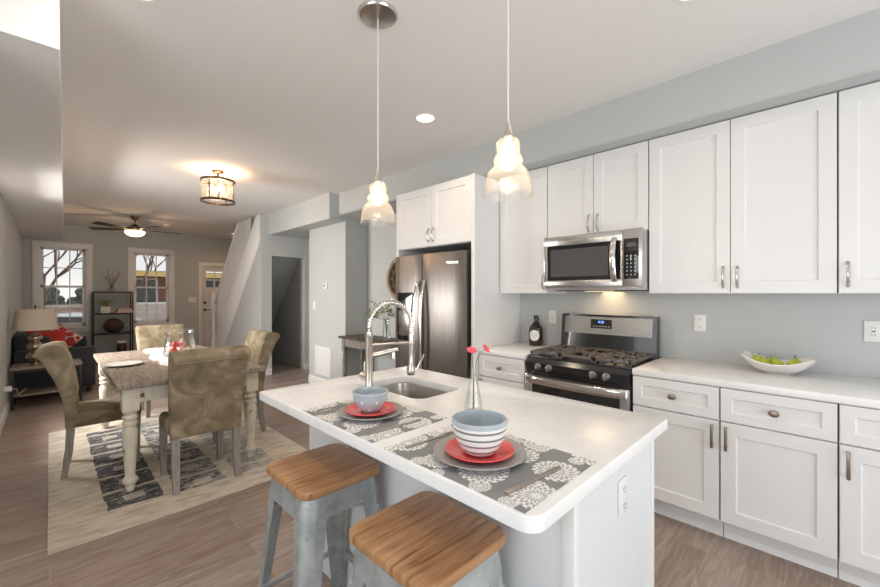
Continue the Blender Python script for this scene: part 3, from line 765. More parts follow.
# ------------------------------------------------------------------ range
r = thing('gas_range', 'stainless and black gas range below the microwave', 'stove', (2.60, 1.285, 0))
w = .384; XR = 3.235 - 2.60
B().box(.05, XR, -w, w, .03, .895, .002).box(.08, .6, -w + .03, w - .03, 0, .03).build('body', M['black'], r)
b = B(); b.box(.0, .045, -w, -w + .06, .20, .775, .002).box(0, .045, w - .06, w, .20, .775, .002).box(0, .045, -w + .06, w - .06, .20, .26).box(0, .045, -w + .06, w - .06, .715, .775)
d = b.build('oven_door', M['steel'], r)
B().box(.004, .045, -w + .06, w - .06, .26, .715).build('oven_window', M['blackglass'], d, smooth=0)
b = B(); p = []
for i in range(15):
    t = i / 14; y = -w + .02 + (2 * w - .04) * t; p.append((-.012 - .045 * math.sin(PI * t) ** .35, y, .745))
b.tube(p, .015, 10, flat=(.65, 1.9)); b.build('oven_handle', M['chrome'], d)
B().box(.01, .05, -w, w, .05, .19, .003).build('storage_drawer', M['steel'], r)
B().prism([(.02, .785), (.05, .785), (.05, .897), (.035, .897), (.005, .865)], lambda a, z, q: (a, q, z), -w, w, .002).build('control_panel', M['black'], r)
for y in (.275, .185, -.145, -.235):
    b = B(); m = Matrix.Translation((.012, y, .838)) @ Matrix.Rotation(-PI / 2, 4, 'Y')
    b.lathe([(.027, 0), (.026, .008), (.021, .01), (.019, .03), (.016, .033), (0, .033)], 20, mtx=m)
    kn = b.build('burner_knob', M['dark_steel'], r)
    B().box(-.028, -.018, y - .004, y + .004, .814, .85, .001).build('knob_grip', M['chrome'], kn)
ct = B().box(.04, XR - .04, -w, w, .895, .912, .005).build('cooktop', M['black'], r)
for bx, by, br_ in ((.18, .24, .05), (.18, -.24, .055), (.42, .24, .045), (.42, -.24, .045), (.3, 0, .05)):
    bb = B().lathe([(br_, 0), (br_, .012), (br_ * .75, .02), (0, .021)], 24, (bx, by, .912)); bb.build('burner_cap', M['iron'], r)
for k in range(3):
    yc = (k - 1) * .252; b = B(); t = .007; z0, z1 = .925, .947; hw = .122
    x0, x1 = .06, .55
    for y in (yc - hw, yc + hw - 2 * t): b.box(x0, x1, y, y + 2 * t, z0, z1, .002)
    for x in (x0, (x0 + x1) / 2 - t, x1 - 2 * t): b.box(x, x + 2 * t, yc - hw, yc + hw, z0, z1, .002)
    for cx in ((.18, .42) if k != 1 else (.3,)):
        for s in (-1, 1):
            b.box(cx - t, cx + t, yc + s * .035, yc + s * hw, z0, z1, .002)
            b.box(cx + s * .035, cx + s * .12, yc - t, yc + t, z0, z1, .002)
    for y in (-.08, -.045, .045, .08):
        b.box(x0, x1, yc + y - .004, yc + y + .004, z0 + .004, z1, .001) if abs(y) > .07 else None
    for x in (x0, x1 - 2 * t):
        for y in (yc - hw, yc + hw - 2 * t): b.box(x, x + 2 * t, y, y + 2 * t, .911, z0)
    b.build('grate', M['iron'], r)
bg = B().prism([(XR - .075, .912), (XR, .912), (XR, 1.215), (XR - .045, 1.215)], lambda a, z, q: (a, q, z), -w, w, .006).build('backguard', M['black'], r)
tl = math.atan2(.03, .303)
b = B()
def onbg(y0, y1, z0, z1, t0, t1):
    fx = lambda z: XR - .075 + (z - .912) * (.03 / .303)
    return [[(fx(z) - t, y, z) for y, z in ((y0, z0), (y1, z0), (y1, z1), (y0, z1))] for t in (t0, t1)]
b.loft(onbg(-w + .035, w - .035, 1.058, 1.198, 0, .004)); b.build('backguard_steel', M['steel'], bg, smooth=0)
b = B(); b.loft(onbg(-.05, .12, 1.105, 1.178, .003, .0065)); dp = b.build('clock_panel', M['blackglass'], bg, smooth=0)
fx = XR - .075 + (1.155 - .912) * (.03 / .303)
text('clock_digits', '8:38', .026, M_emit('blue_lit_digits', (.12, .3, 1), 2.2), dp, (fx - .0072, .035, 1.156), (PI / 2 - .1, 0, -PI / 2))
b = B()
for k in range(6): b.box(fx - .0115, fx - .009, -.035 + k * .024, -.022 + k * .024, 1.118, 1.124)
b.build('button_marks', M['grey_mark'], dp, smooth=0)

# ------------------------------------------------------------------ island
isl = thing('kitchen_island', 'white panelled kitchen island base under the quartz top', 'kitchen island', (1.285, 1.1925, 0))
X = lambda x: x - 1.285
Y = lambda y: y - 1.1925
B().box(X(.965), X(1.60), Y(.475), Y(1.91), 0, .55).box(X(.965), X(1.13), Y(.475), Y(1.91), .55, .874).box(X(1.50), X(1.60), Y(.475), Y(1.91), .55, .874).box(X(1.13), X(1.50), Y(.475), Y(1.26), .55, .874).box(X(1.13), X(1.50), Y(1.80), Y(1.91), .55, .874).build('body', M['island'], isl, smooth=0)
b = B(); b.box(X(.957), X(.99), Y(.467), Y(.50), 0, .874, .002); b.build('corner_post', M['trim'], isl)
b = B(); b.box(X(1.577), X(1.608), Y(.467), Y(.50), 0, .874, .002); b.build('corner_post', M['trim'], isl)
b = B(); b.box(X(.955), X(.99), Y(1.885), Y(1.918), 0, .874, .002); b.build('corner_post', M['trim'], isl)
for a, c in ((.50, .97), (.97, 1.44), (1.44, 1.905)):
    d = B().shaker(Y(a), Y(c), .12, .862, 0, .02, mtx=Matrix.Translation((X(1.62), 0, 0)) @ Matrix.Diagonal((-1, 1, 1, 1))).build('door', M['cab'], isl)
# top with sink cut-out
def slab_with_hole(name, outer, hole, z0, z1, bev, mat):
    cu = bpy.data.curves.new('t', 'CURVE'); cu.dimensions = '2D'; cu.fill_mode = 'BOTH'
    for pts in (outer, hole):
        s = cu.splines.new('POLY'); s.points.add(len(pts) - 1); s.use_cyclic_u = True
        for p, q in zip(s.points, pts): p.co = (q[0], q[1], 0, 1)
    cu.extrude = (z1 - z0) / 2 - bev; cu.bevel_depth = bev; cu.bevel_resolution = 2; cu.offset = -bev
    o = bpy.data.objects.new('t', cu); COL.objects.link(o)
    dg = bpy.context.evaluated_depsgraph_get(); dg.update()
    me = bpy.data.meshes.new_from_object(o.evaluated_get(dg)); bpy.data.objects.remove(o); bpy.data.curves.remove(cu)
    bm = bmesh.new(); bm.from_mesh(me); bmesh.ops.remove_doubles(bm, verts=bm.verts, dist=1e-5); bmesh.ops.recalc_face_normals(bm, faces=bm.faces); bm.to_mesh(me); bm.free()
    me.materials.clear(); me.materials.append(mat)
    for p in me.polygons: p.use_smooth = True
    me.set_sharp_from_angle(angle=math.radians(30))
    o = bpy.data.objects.new(name, me); COL.objects.link(o); o.location = (0, 0, (z0 + z1) / 2)
    return o
SX0, SX1, SY0, SY1 = 1.165, 1.462, 1.30, 1.755
def corners(x0, x1, y0, y1, rs, n=8):
    p = []
    for (cx, cy, sx, sy, a0), r in zip(((x1, y0, -1, 1, -90), (x1, y1, -1, -1, 0), (x0, y1, 1, -1, 90), (x0, y0, 1, 1, 180)), rs):
        for i in range(n + 1):
            a = math.radians(a0 + 90 * i / n); p.append((cx + sx * r + r * math.cos(a), cy + sy * r + r * math.sin(a)))
    return p
top = slab_with_hole('island_countertop', corners(.715, 1.66, .435, 1.965, (.008, .008, .02, .045)), rr(SX0, SX1, SY0, SY1, .06, 8)[::-1], .875, .914, .004, M['quartz'])
tag(top, 'white quartz island top with the sink cut into it', 'countertop')
# outlet on island end
def outlet(name_label, loc, rotz, w=.072, h=.118, kind='duplex', cat='outlet', nm='wall_outlet', group='outlets and switches'):
    r = thing(nm, name_label, cat, loc, rotz, group)           # faces local -Y
    B().box(-w / 2, w / 2, -.006, 0, -h / 2, h / 2, .0025).build('cover_plate', M['white_plastic'], r)
    n = max(1, round(w / .072)); 
    for k in range(n):
        cx = (k - (n - 1) / 2) * .046
        if kind == 'duplex':
            for s in (-1, 1):
                b = B().rrect(cx - .016, cx + .016, s * .026 - .014, s * .026 + .014, .005, .008, .009, .001, mtx=Matrix.Rotation(PI / 2, 4, 'X'))
                k_ = b.build('socket', M['white_plastic'], r)
                q = B()
                for e in (-.006, .006): q.box(cx + e - .0012, cx + e + .0012, -.0086, -.0078, s * .026 - .001, s * .026 + .008)
                q.box(cx - .002, cx + .002, -.0086, -.0078, s * .026 - .009, s * .026 - .005); q.build('slots', M['dark_mark'], k_, smooth=0)
        elif kind == 'gfci':
            f = B().box(cx - .017, cx + .017, -.009, -.005, -.034, .034, .001).build('socket', M['white_plastic'], r)
            q = B()
            for s in (-1, 1):
                for e in (-.006, .006): q.box(cx + e - .0014, cx + e + .0014, -.0096, -.0088, s * .02 - .004, s * .02 + .005)
            q.box(cx - .008, cx + .008, -.0096, -.0088, -.003, .003); q.build('slots', M['dark_mark'], f, smooth=0)
        else:
            B().box(cx - .016, cx + .016, -.010, -.005, -.032, .032, .002).build('rocker', M['white_plastic'], r)
    return r
outlet('white outlet on the end panel of the island', (1.305, .475, .735), 0)
outlet('white outlet on the backsplash between jug and range', (WX, 1.80, 1.175), -PI / 2, kind='gfci')
outlet('white outlet on the backsplash between range and fruit bowl', (WX, .652, 1.18), -PI / 2)
outlet('double white outlet plate on the backsplash at the right photo edge', (WX, -.195, 1.178), -PI / 2, w=.118, kind='gfci')
outlet('white light switch on the grey wall below the thermostat', (2.89, 5.63, 1.21), -PI / 2, kind='rocker', cat='light switch', nm='light_switch')
outlet('wide three-gang white switch plate left of the front door', (2.345, BY, 1.24), 0, w=.165, kind='rocker', cat='light switch', nm='light_switch')
outlet('white outlet low on the left wall by the lamp table', (LX, 6.45, .36), PI / 2)

# sink
sk = thing('kitchen_sink', 'stainless undermount sink set in the island top', 'sink', (0, 0, 0))
def ring(i, z, r): return [(x, y, z) for x, y in rr(SX0 + i, SX1 - i, SY0 + i, SY1 - i, r, 8)]
B().loft([ring(-.022, .8735, .08), ring(-.006, .8735, .065), ring(-.004, .868, .063), ring(.002, .74, .06), ring(.012, .712, .055), ring(.04, .704, .05), ring(.1, .702, .03)], cap=False).quad(*[(SX0 + .1, SY0 + .13, .702), (SX1 - .1, SY0 + .13, .702), (SX1 - .1, SY1 - .13, .702), (SX0 + .1, SY1 - .13, .702)]).loft([ring(.1, .702, .03), ring(.1, .7015, .03)]).build('basin', M['sink'], sk)
B().lathe([(.042, .004), (.04, .007), (.03, .003), (.012, .004), (0, .006)], 24, (1.31, 1.53, .7015)).build('drain', M['chrome'], sk)

# faucet
FX, FY = 1.135, 1.640
r = thing('spring_faucet', 'brushed nickel spring faucet standing behind the sink', 'faucet', (FX, FY, .914), math.atan2(1.578 - FY, 1.36 - FX))
L = math.hypot(1.36 - FX, 1.578 - FY)
b = B(); b.lathe([(.03, 0), (.03, .006), (.021, .012), (.019, .02), (.019, .255), (.0215, .258), (.0215, .268), (.016, .272), (.016, .285), (0, .285)], 24); b.build('pole', M['nickel'], r)
arc = []
for i in range(33):
    t = i / 32
    if t < .15: arc.append((0, 0, .28 + .025 * t / .15))
    else:
        a = PI - (PI) * (t - .15) / .85
        arc.append((L / 2 + L / 2 * math.cos(a), 0, .305 + .125 * math.sin(a)))
for zz in (.28, .255): arc.append((L, 0, zz))
b = B(); b.tube(arc, .0085, 10); hose = b.build('hose', M['nickel'], r)
# spring coil around the hose
P = [Vector(p) for p in arc]; cum = [0]
for a, c in zip(P[:-1], P[1:]): cum.append(cum[-1] + (c - a).length)
coil = []; turns = 32; N = turns * 9
for i in range(N + 1):
    s = cum[-1] * i / N; k = 0
    while k < len(cum) - 2 and cum[k + 1] < s: k += 1
    t = (s - cum[k]) / (cum[k + 1] - cum[k]); p = P[k].lerp(P[k + 1], t); d = (P[k + 1] - P[k]).normalized()
    n1 = Vector((0, 1, 0)); n2 = d.cross(n1); a = 2 * PI * turns * i / N
    coil.append(p + .0145 * (math.cos(a) * n1 + math.sin(a) * n2))
B().tube(coil, .0028, 5).build('spring_coil', M['chrome'], hose)
b = B(); b.lathe([(.0, .262), (.013, .262), (.015, .25), (.015, .17), (.0135, .165), (.0135, .10), (.022, .085), (.0225, .05), (.02, .043), (0, .043)], 20, (L, 0, 0)); sp = b.build('spray_head', M['nickel'], r)
b = B(); b.tube([(L + .016, -.012, .065), (L + .03, -.02, .08), (L + .055, -.045, .155)], [.006, .006, .0045], 8); b.build('spray_lever', M['chrome'], sp)
b = B(); b.tube([(.015, 0, .215), (L - .02, 0, .215)], .006, 8).lathe([(.0185, .205), (.0205, .208), (.0205, .222), (.0185, .225)], 20, (L, 0, 0)); b.build('docking_arm', M['nickel'], r)
b = B(); b.tube([(.015, 0, .165), (.04, 0, .165), (.16, .01, .182)], [.014, .014, .011], 12).lathe([(.011, 0), (.0125, -.01), (.0125, -.035), (0, -.035)], 16, (.135, .008, .172)); b.build('second_spout', M['nickel'], r)
b = B(); b.tube([(0, .012, .05), (-.01, .075, .05)], .021, 16).tube([(-.005, .05, .06), (-.004, .06, .09), (0, .066, .125)], [.007, .006, .005], 8); b.build('mixer_lever', M['nickel'], r)

# ------------------------------------------------------------------ table ware on island
G = 'place settings on the island'
def placemat(cx, cy, w, d, label):
    b = B(); b.box(-w / 2, w / 2, -d / 2, d / 2, 0, .0025, .0008, 1)
    return tag(b.build('placemat', M['mat_a'], None, (cx, cy, .9142)), label, 'placemat', 'lace-print placemats')
placemat(.9, 1.275, .35, .49, 'grey lace-print placemat under the dotted bowl, nearer the sink')
placemat(.907, .716, .365, .50, 'grey lace-print placemat under the striped bowl, nearer the island corner')
def plate_prof(R, h, t=.004):
    return [(0, 0), (R * .58, 0), (R * .62, .002), (R * .97, h - .002), (R, h), (R * .985, h + t * .7), (R * .62, t + .002), (R * .56, t), (0, t)]
def plate(cx, cy, z, R, h, mat, label, nm='dinner_plate'):
    return tag(B().lathe(plate_prof(R, h), 48).build(nm, mat, None, (cx, cy, z)), label, 'plate', 'stacked plates on the island')
def bowl(cx, cy, z, R, H, rb, mout, min_, label):
    r = thing('bowl', label, 'bowl', (cx, cy, z), 0, 'bowls on the island')
    pr = [(0, .002), (rb * .9, 0), (rb, .003)]
    for i in range(1, 9):
        t = i / 8; pr.append((rb + (R - rb) * (math.sin(t * PI / 2) ** .85), .003 + (H * .80 - .003) * t))
    pr += [(R + .0005, H * .86)]
    B().lathe(pr, 48).build('outer_wall', mout, r)
    pi = [(R + .0005, H * .86), (R + .003, H * .88), (R + .0035, H * .97), (R + .001, H), (R - .003, H)]
    for i in range(8, -1, -1):
        t = i / 8; pi.append(((rb - .004) + (R - .005 - rb + .004) * (math.sin(t * PI / 2) ** .85), .009 + (H * .88 - .009) * t))
    pi.append((0, .008)); B().lathe(pi, 48).build('inside', min_, r)
    return r
zc = .9168
plate(.893, 1.275, zc, .128, .016, M['plate_grey'], 'grey dinner plate under the red plate nearer the sink')
plate(.890, 1.275, zc + .0088, .098, .014, M['coral'], 'coral red plate under the dotted blue-grey bowl', 'salad_plate')
bowl(.889, 1.275, zc + .0145, .067, .078, .038, M['dots'], M['bowl_blue'], 'blue-grey bowl with white dots nearer the sink')
plate(.888, .725, zc, .135, .016, M['plate_grey'], 'grey dinner plate under the red plate near the island corner')
plate(.886, .723, zc + .0088, .100, .014, M['coral'], 'coral red plate under the striped bowl', 'salad_plate')
bowl(.884, .721, zc + .0145, .078, .098, .046, M['stripes'], M['bowl_blue'], 'white bowl with grey stripes near the island corner')
M['pewter'] = M_plain('matte_pewter', (.33, .29, .255), .42, .6)
def knife(x, y, z, rz, label):
    b = B(); pts = [(-.11, -.0075), (-.02, -.0085), (.0, -.006), (.01, -.008), (.085, -.009), (.108, -.004), (.112, .003), (.10, .008), (.01, .008), (-.02, .0085), (-.11, .0075)]
    b.prism(pts, lambda a, c, d: (a, c, d), 0, .0035, .001); return tag(b.build('table_knife', M['pewter'], None, (x, y, z), (0, 0, rz)), label, 'knife', 'cutlery on the placemats')
def fork(x, y, z, rz, label):
    b = B(); b.prism([(-.10, -.0075), (0, -.005), (.03, -.004), (.045, -.011), (.06, -.012), (.06, .012), (.045, .011), (.03, .004), (0, .005), (-.10, .0075)], lambda a, c, d: (a, c, d), 0, .003, .0008)
    for k in range(4): b.box(.058, .10, -.0115 + k * .0065, -.0085 + k * .0065, 0, .0025)
    return tag(b.build('table_fork', M['pewter'], None, (x, y, z), (0, 0, rz)), label, 'fork', 'cutlery on the placemats')
knife(.872, .530, zc, math.radians(-6), 'pewter knife on the placemat nearest the island corner')
knife(.872, 1.09, zc, math.radians(-4), 'pewter knife to the right of the dotted bowl setting')
fork(.872, .912, zc, math.radians(-3), 'pewter fork between the striped bowl and the sink-side placemat')
fork(.860, 1.455, zc, math.radians(-3), 'pewter fork on the placemat end farthest along the island')

# bud vase with flowers
r = thing('bud_vase', 'clear glass bud vase holding two coral flowers on the island', 'vase', (1.205, 1.015, .9142))
pr = [(0, .004), (.032, .004), (.035, .010), (.033, .03), (.022, .09), (.0125, .145), (.0095, .175), (.0105, .19)]
B().lathe([(0, 0), (.034, 0), (.037, .005), (.035, .03), (.024, .09), (.014, .145), (.011, .175), (.012, .191), (.0105, .19)] + pr[::-1], 32).build('glass_body', M['glass'], r)
def flower(base, tip, face, label, mid):
    f = thing('flower', label, 'flower', base, 0, 'coral flowers in the bud vase')
    t = Vector(tip) - Vector(base); m = Vector(mid) - Vector(base)
    pts = []
    for i in range(11):
        s = i / 10; pts.append((1 - s) ** 2 * Vector((0, 0, 0)) + 2 * s * (1 - s) * m + s * s * t)
    B().tube(pts, .0017, 6).build('stem', M['stem'], f)
    q = Vector((0, 0, 1)).rotation_difference(Vector(face).normalized()).to_matrix().to_4x4()
    b = B()
    for k in range(6):
        a = 2 * PI * k / 6
        b.ball((.013, 0, .004), .0125, .009, .0025, 12, mtx=Matrix.Translation(t) @ q @ Matrix.Rotation(a, 4, 'Z') @ Matrix.Rotation(-.35, 4, 'Y'))
    b.build('petals', M['petal'], f)
    B().ball(t + Vector(face).normalized() * .004, .005).build('flower_centre', M['red_door'], f)
flower((1.197, 1.010, .924), (1.222, 1.040, 1.150), (-.3, -.5, .9), 'left coral flower with upright stem in the bud vase', (1.207, 1.014, 1.13))
flower((1.213, 1.020, .924), (1.264, 1.005, 1.158), (.2, -.6, .5), 'right coral flower leaning toward the range in the bud vase', (1.197, 1.014, 1.155))

# ------------------------------------------------------------------ things on the range-wall counter
r = thing('growler_jug', 'dark amber glass jug with round white label beside the range', 'jug', (3.165, 1.915, .914))
B().lathe([(0, 0), (.060, 0), (.065, .006), (.065, .145), (.060, .165), (.038, .196), (.022, .212), (.018, .225), (.018, .25), (.021, .252), (.021, .262), (0, .262)], 32).build('glass_body', M['amber'], r)
B().lathe([(.0215, .25), (.0225, .252), (.0225, .272), (.02, .275), (0, .275)], 24).build('cap', M['blackplastic'], r)
b = B(); dr = math.atan2(-1, -.35) ; vx, vy = math.cos(dr), math.sin(dr)
b.tube([(vx * .018, vy * .018, .245), (vx * .036, vy * .036, .248), (vx * .044, vy * .044, .232), (vx * .038, vy * .038, .21), (vx * .036, vy * .036, .195)], .006, 10); b.build('handle', M['amber'], r)
# label wrapped on the glass
t = bmesh.new(); ca = math.atan2(-1.8, -3.0) - .25; Rl = .0658; grid = []
b = B(); n = 28; ctr = (0, .095)
rim = [b.bm.verts.new((Rl * math.cos(ca + .049 * math.cos(2 * PI * i / n) / Rl), Rl * math.sin(ca + .049 * math.cos(2 * PI * i / n) / Rl), .095 + .049 * math.sin(2 * PI * i / n))) for i in range(n)]
for i in range(n // 2 - 1):
    a, c = rim[(n // 4 + i) % n], rim[(n // 4 + i + 1) % n]
    a2, c2 = rim[(n // 4 - i) % n], rim[(n // 4 - i - 1) % n]
    if len({a, c, c2, a2}) == 4: b.bm.faces.new((a, c, c2, a2))
    else: b.bm.faces.new((a, c, c2))
bmesh.ops.subdivide_edges(b.bm, edges=b.bm.edges[:], cuts=11, use_grid_fill=True)
for v in b.bm.verts:
    h = math.hypot(v.co.x, v.co.y); v.co.x *= Rl / h; v.co.y *= Rl / h
t.free(); bmesh.ops.recalc_face_normals(b.bm, faces=b.bm.faces)
lb = b.build('paper_label', M['paper_white'], r)
b = B()
for dz, hw in ((.004, .030), (-.014, .012)):
    for k in range(9):
        a0 = ca + (-hw + 2 * hw * k / 9) / Rl; a1 = ca + (-hw + 2 * hw * (k + .72) / 9) / Rl
        z0, z1 = .095 + dz - .0013, .095 + dz + .0013
        b.quad(*[( (Rl + .0005) * math.cos(a), (Rl + .0005) * math.sin(a), z) for a, z in ((a0, z0), (a1, z0), (a1, z1), (a0, z1))])
b.build('label_print', M['dark_mark'], lb, smooth=0)

r = thing('fruit_bowl', 'white boat-shaped bowl of green pears on the long counter', 'bowl', (3.085, .225, .914))
b = B(); rings = []
def boat(u, v, off=0):
    # u along Y (-1..1), v around; superellipse with raised tips
    return None
nu, nr = 40, 9
def bp(i, j, inner):
    a = 2 * PI * i / nu; q = j / (nr - 1)
    ca_, sa_ = math.cos(a), math.sin(a)
    ex = abs(ca_) ** .55 * (1 if ca_ >= 0 else -1); ey = abs(sa_) ** .55 * (1 if sa_ >= 0 else -1)
    rad = .30 + .70 * q
    y = .172 * ex * rad; x = .135 * ey * rad
    z = .004 + .055 * q ** 1.6 + .058 * (abs(ex) ** 2.2) * (abs(ey) ** 1.0 * .6 + .4) * q ** 2.2
    if inner: z += .006; x *= .965; y *= .975
    return (x, y, z)
rings = [[bp(i, j, False) for i in range(nu)] for j in range(nr)] + [[bp(i, j, True) for i in range(nu)] for j in range(nr - 1, -1, -1)]
b.loft(rings); b.build('bowl_body', M['bowl_white'], r, smooth=60)
B().rrect(-.04, .04, -.06, .06, 0, .006, .03, .001).build('foot', M['bowl_white'], r)
pl = [((.0, .095), 0), ((.03, .025), 1.2), ((-.03, -.005), 2.4), ((.02, -.09), 4.0), ((-.045, .058), 5.2), ((.045, .085), 3.1), ((-.045, -.07), .7)]
names = ['green pear at the far end of the fruit bowl', 'green pear at the back middle of the fruit bowl', 'green pear at the front centre of the fruit bowl', 'green pear at the near end of the fruit bowl, stem up', 'green pear at the front left of the fruit bowl', 'green pear at the back left of the fruit bowl', 'green pear at the front right of the fruit bowl']
pz = [.040, .040, .040, .040, .041, .041, .041]
for k, ((px, py), a) in enumerate(pl):
    p = thing('pear', names[k], 'pear', (3.085 + px, .225 + py, .914 + pz[k] - .012), a, 'green pears in the white bowl')
    tilt = Matrix.Translation((0, 0, .024)) @ Matrix.Rotation(.7 if k % 3 else .25, 4, 'X')
    B().lathe([(0, -.025), (.014, -.025), (.026, -.014), (.030, 0), (.027, .014), (.018, .027), (.0125, .037), (.007, .044), (0, .045)], 20, mtx=tilt).build('fruit', M['pear'], p)
    B().tube([(0, 0, .043), (.002, 0, .055), (.006, 0, .066)], .0016, 6, mtx=tilt).build('stalk', M['twig'], p)

# ------------------------------------------------------------------ bar stools
def make_stool(label, loc):
    r = thing('bar_stool', label, 'stool', loc, 0, 'metal bar stools at the island')
    b = B(); b.rrect(-.165, .165, -.175, .175, .690, .720, .045, .007, 7, 3); b.build('seat', M['stool_wood'], r)
    # skirt
    b = B(); rings = []
    for hx, hy, z, rd in ((.150, .160, .690, .05), (.156, .166, .645, .05), (.160, .170, .612, .05), (.157, .167, .612, .048), (.147, .157, .688, .047)):
        rings.append([(x, y, z) for x, y in rr(-hx, hx, -hy, hy, rd, 6)])
    b.loft(rings, cap=False); b.build('seat_frame', M['galv'], r)
    for sx in (-1, 1):
        for sy in (-1, 1):
            rings = []
            for t in (0, .12, .35, .6, .8, 1):
                z = .66 * (1 - t)
                cx, cy = .153 + (.205 - .153) * t, .163 + (.215 - .163) * t      # outer corner position
                wd = .085 + (.042 - .085) * t; rd = min(.045, wd * .6); th = .004
                out = [(cx - wd, cy)]
                for k in range(7):
                    a = PI / 2 - PI / 2 * k / 6; out.append((cx - rd + rd * math.cos(a), cy - rd + rd * math.sin(a)))
                out.append((cx, cy - wd))
                inn = [(cx - th, cy - wd)]
                for k in range(7):
                    a = PI / 2 * k / 6; inn.append((cx - rd + (rd - th) * math.cos(a), cy - rd + (rd - th) * math.sin(a)))
                inn.append((cx - wd, cy - th))
                rings.append([(sx * x, sy * y, z) for x, y in out + inn])
            g = B().loft(rings).build('leg', M['galv'], r)
            B().box(sx * .207 - sx * .03, sx * .207, sy * .217 - sy * .03, sy * .217, 0, .012, .003).build('rubber_foot', M['rubber'], g)
    for s in (-1, 1):
        B().box(s * .183 - .004, s * .183 + .004, -.17, .17, .205, .230, .002).build('stretcher', M['galv'], r)
        B().box(-.16, .16, s * .193 - .004, s * .193 + .004, .205, .230, .002).build('stretcher', M['galv'], r)
    b = B(); b.tube([(-.15, -.16, .56), (.15, .16, .56)], .005, 8).tube([(-.15, .16, .565), (.15, -.16, .565)], .005, 8); b.build('cross_rods', M['galv'], r)
    return r
st1 = make_stool('wood-topped galvanized stool farther along the island, nearer the rug', (.757, 1.405, 0))
dup(st1, (.757, .81, 0), 0, 'wood-topped galvanized stool nearest the camera at the island corner')

# ------------------------------------------------------------------ pendants and ceiling fittings
def make_pendant(loc, label):
    r = thing('pendant_light', label, 'pendant lamp', loc, 0, 'glass pendants over the island')   # origin at ceiling
    B().lathe([(0, 0), (.095, 0), (.095, -.004), (.088, -.014), (.03, -.024), (0, -.024)], 32).build('ceiling_canopy', M['nickel'], r)
    B().tube([(0, 0, -.02), (0, 0, -.77)], .0024, 8).build('cord', M['white_plastic'], r)
    B().lathe([(0, -.755), (.004, -.757), (.008, -.775), (.016, -.803), (.022, -.812), (.018, -.818), (.017, -.835), (0, -.835)], 24).build('socket_cap', M['nickel'], r)
    o = [(.018, -.813), (.032, -.818), (.041, -.832), (.043, -.846), (.039, -.861), (.034, -.870), (.045, -.877), (.051, -.888), (.050, -.898), (.042, -.907), (.053, -.915), (.067, -.930), (.076, -.953), (.0805, -.983), (.083, -1.010), (.0845, -1.014)]
    B().lathe(o + [(a - .002, z) for a, z in o[::-1]], 40).build('glass_shade', M['seeded'], r)
    B().lathe([(0, -.835), (.012, -.837), (.014, -.85), (.023, -.872), (.026, -.89), (.022, -.91), (.012, -.921), (0, -.924)], 20).build('bulb', M['bulb'], r)
    point('pendant_bulb_light', (0, 0, -.945), 1.6, (1, .80, .58), .02, r)
    return r
make_pendant((1.12, 1.544, CZ), 'glass pendant farther from the camera, over the sink')
p2 = make_pendant((1.12, .787, CZ), 'glass pendant nearer the camera, over the striped bowl')

def downlight(x, y, z, R, label, mat, power, col=(1, .84, .66)):
    r = thing('recessed_light', label, 'ceiling light', (x, y, z), 0, 'recessed ceiling lights')
    B().lathe([(R, 0), (R, -.004), (R - .012, -.007), (R - .016, -.003), (R - .016, 0)], 32).build('trim_ring', M['trim'], r)
    B().lathe([(R - .016, -.001), (R - .017, -.0025), (0, -.0025)], 32).build('lens', mat, r)
    if power:
        d = bpy.data.lights.new('downlight', 'AREA'); d.shape = 'DISK'; d.size = (R - .02) * 2; d.energy = power; d.color = col; d.spread = math.radians(150)
        o = bpy.data.objects.new('downlight', d); COL.objects.link(o); o.parent = r; o.location = (0, 0, -.009)
    return r
downlight(2.04, 2.2, CZ, .082, 'recessed light glowing between the two pendants', M['can'], 5)
downlight(2.016, .429, CZ, .075, 'recessed light at the top edge, above the wall cabinets', M['can'], 2)
downlight(.276, 2.17, CZ, .075, 'recessed light at the top edge near the left soffit', M['can'], 5)
downlight(2.94, 9.55, CZ, .06, 'small warm recessed light over the front door hall', M['can_dim'], 4, (1, .6, .32))

# drum semi-flush light
r = thing('drum_ceiling_light', 'bronze and glass drum light over the dining table', 'ceiling light', (1.31, 4.77, CZ))
B().lathe([(0, 0), (.062, 0), (.060, -.012), (.05, -.022), (.012, -.03), (.012, -.05), (0, -.05)], 28).build('ceiling_canopy', M['dark_bronze'], r)
R = .165; zt, zb = -.105, -.325
B().tube([(0, 0, -.045), (0, 0, zb + .03)], .007, 8).build('stem', M['dark_bronze'], r)
b = B()
for z in (zt, zb):
    b.lathe([(R + .006, z), (R + .006, z - .022), (R - .003, z - .022), (R - .003, z), (R + .006, z)], 40)
for k in range(4):
    a = PI / 4 + k * PI / 2; b.tube([(.01, 0, -.05)[0:3], (R * math.cos(a), R * math.sin(a), zt - .005)], .004, 6)
    b.box(R * math.cos(a) - .005, R * math.cos(a) + .005, R * math.sin(a) - .005, R * math.sin(a) + .005, zb - .01, zt)
b.build('drum_frame', M['dark_bronze'], r)
B().lathe([(R - .005, zt), (R - .005, zb - .02), (R - .008, zb - .02), (R - .008, zt)], 40).build('glass_drum', M['seeded'], r)
for k in range(3):
    a = .5 + 2 * PI * k / 3; cx, cy = .06 * math.cos(a), .06 * math.sin(a)
    B().tube([(0, 0, zb + .035), (cx, cy, zb + .035), (cx, cy, zb + .10)], .006, 8).build('candle_arm', M['dark_bronze'], r)
    B().lathe([(0, .0), (.009, .002), (.016, .025), (.012, .05), (.004, .072), (0, .075)], 14, (cx, cy, zb + .10)).build('bulb', M['bulb'], r)
    point('drum_bulb_light', (cx, cy, zb + .15), 6.0, (1, .58, .31), .03, r)

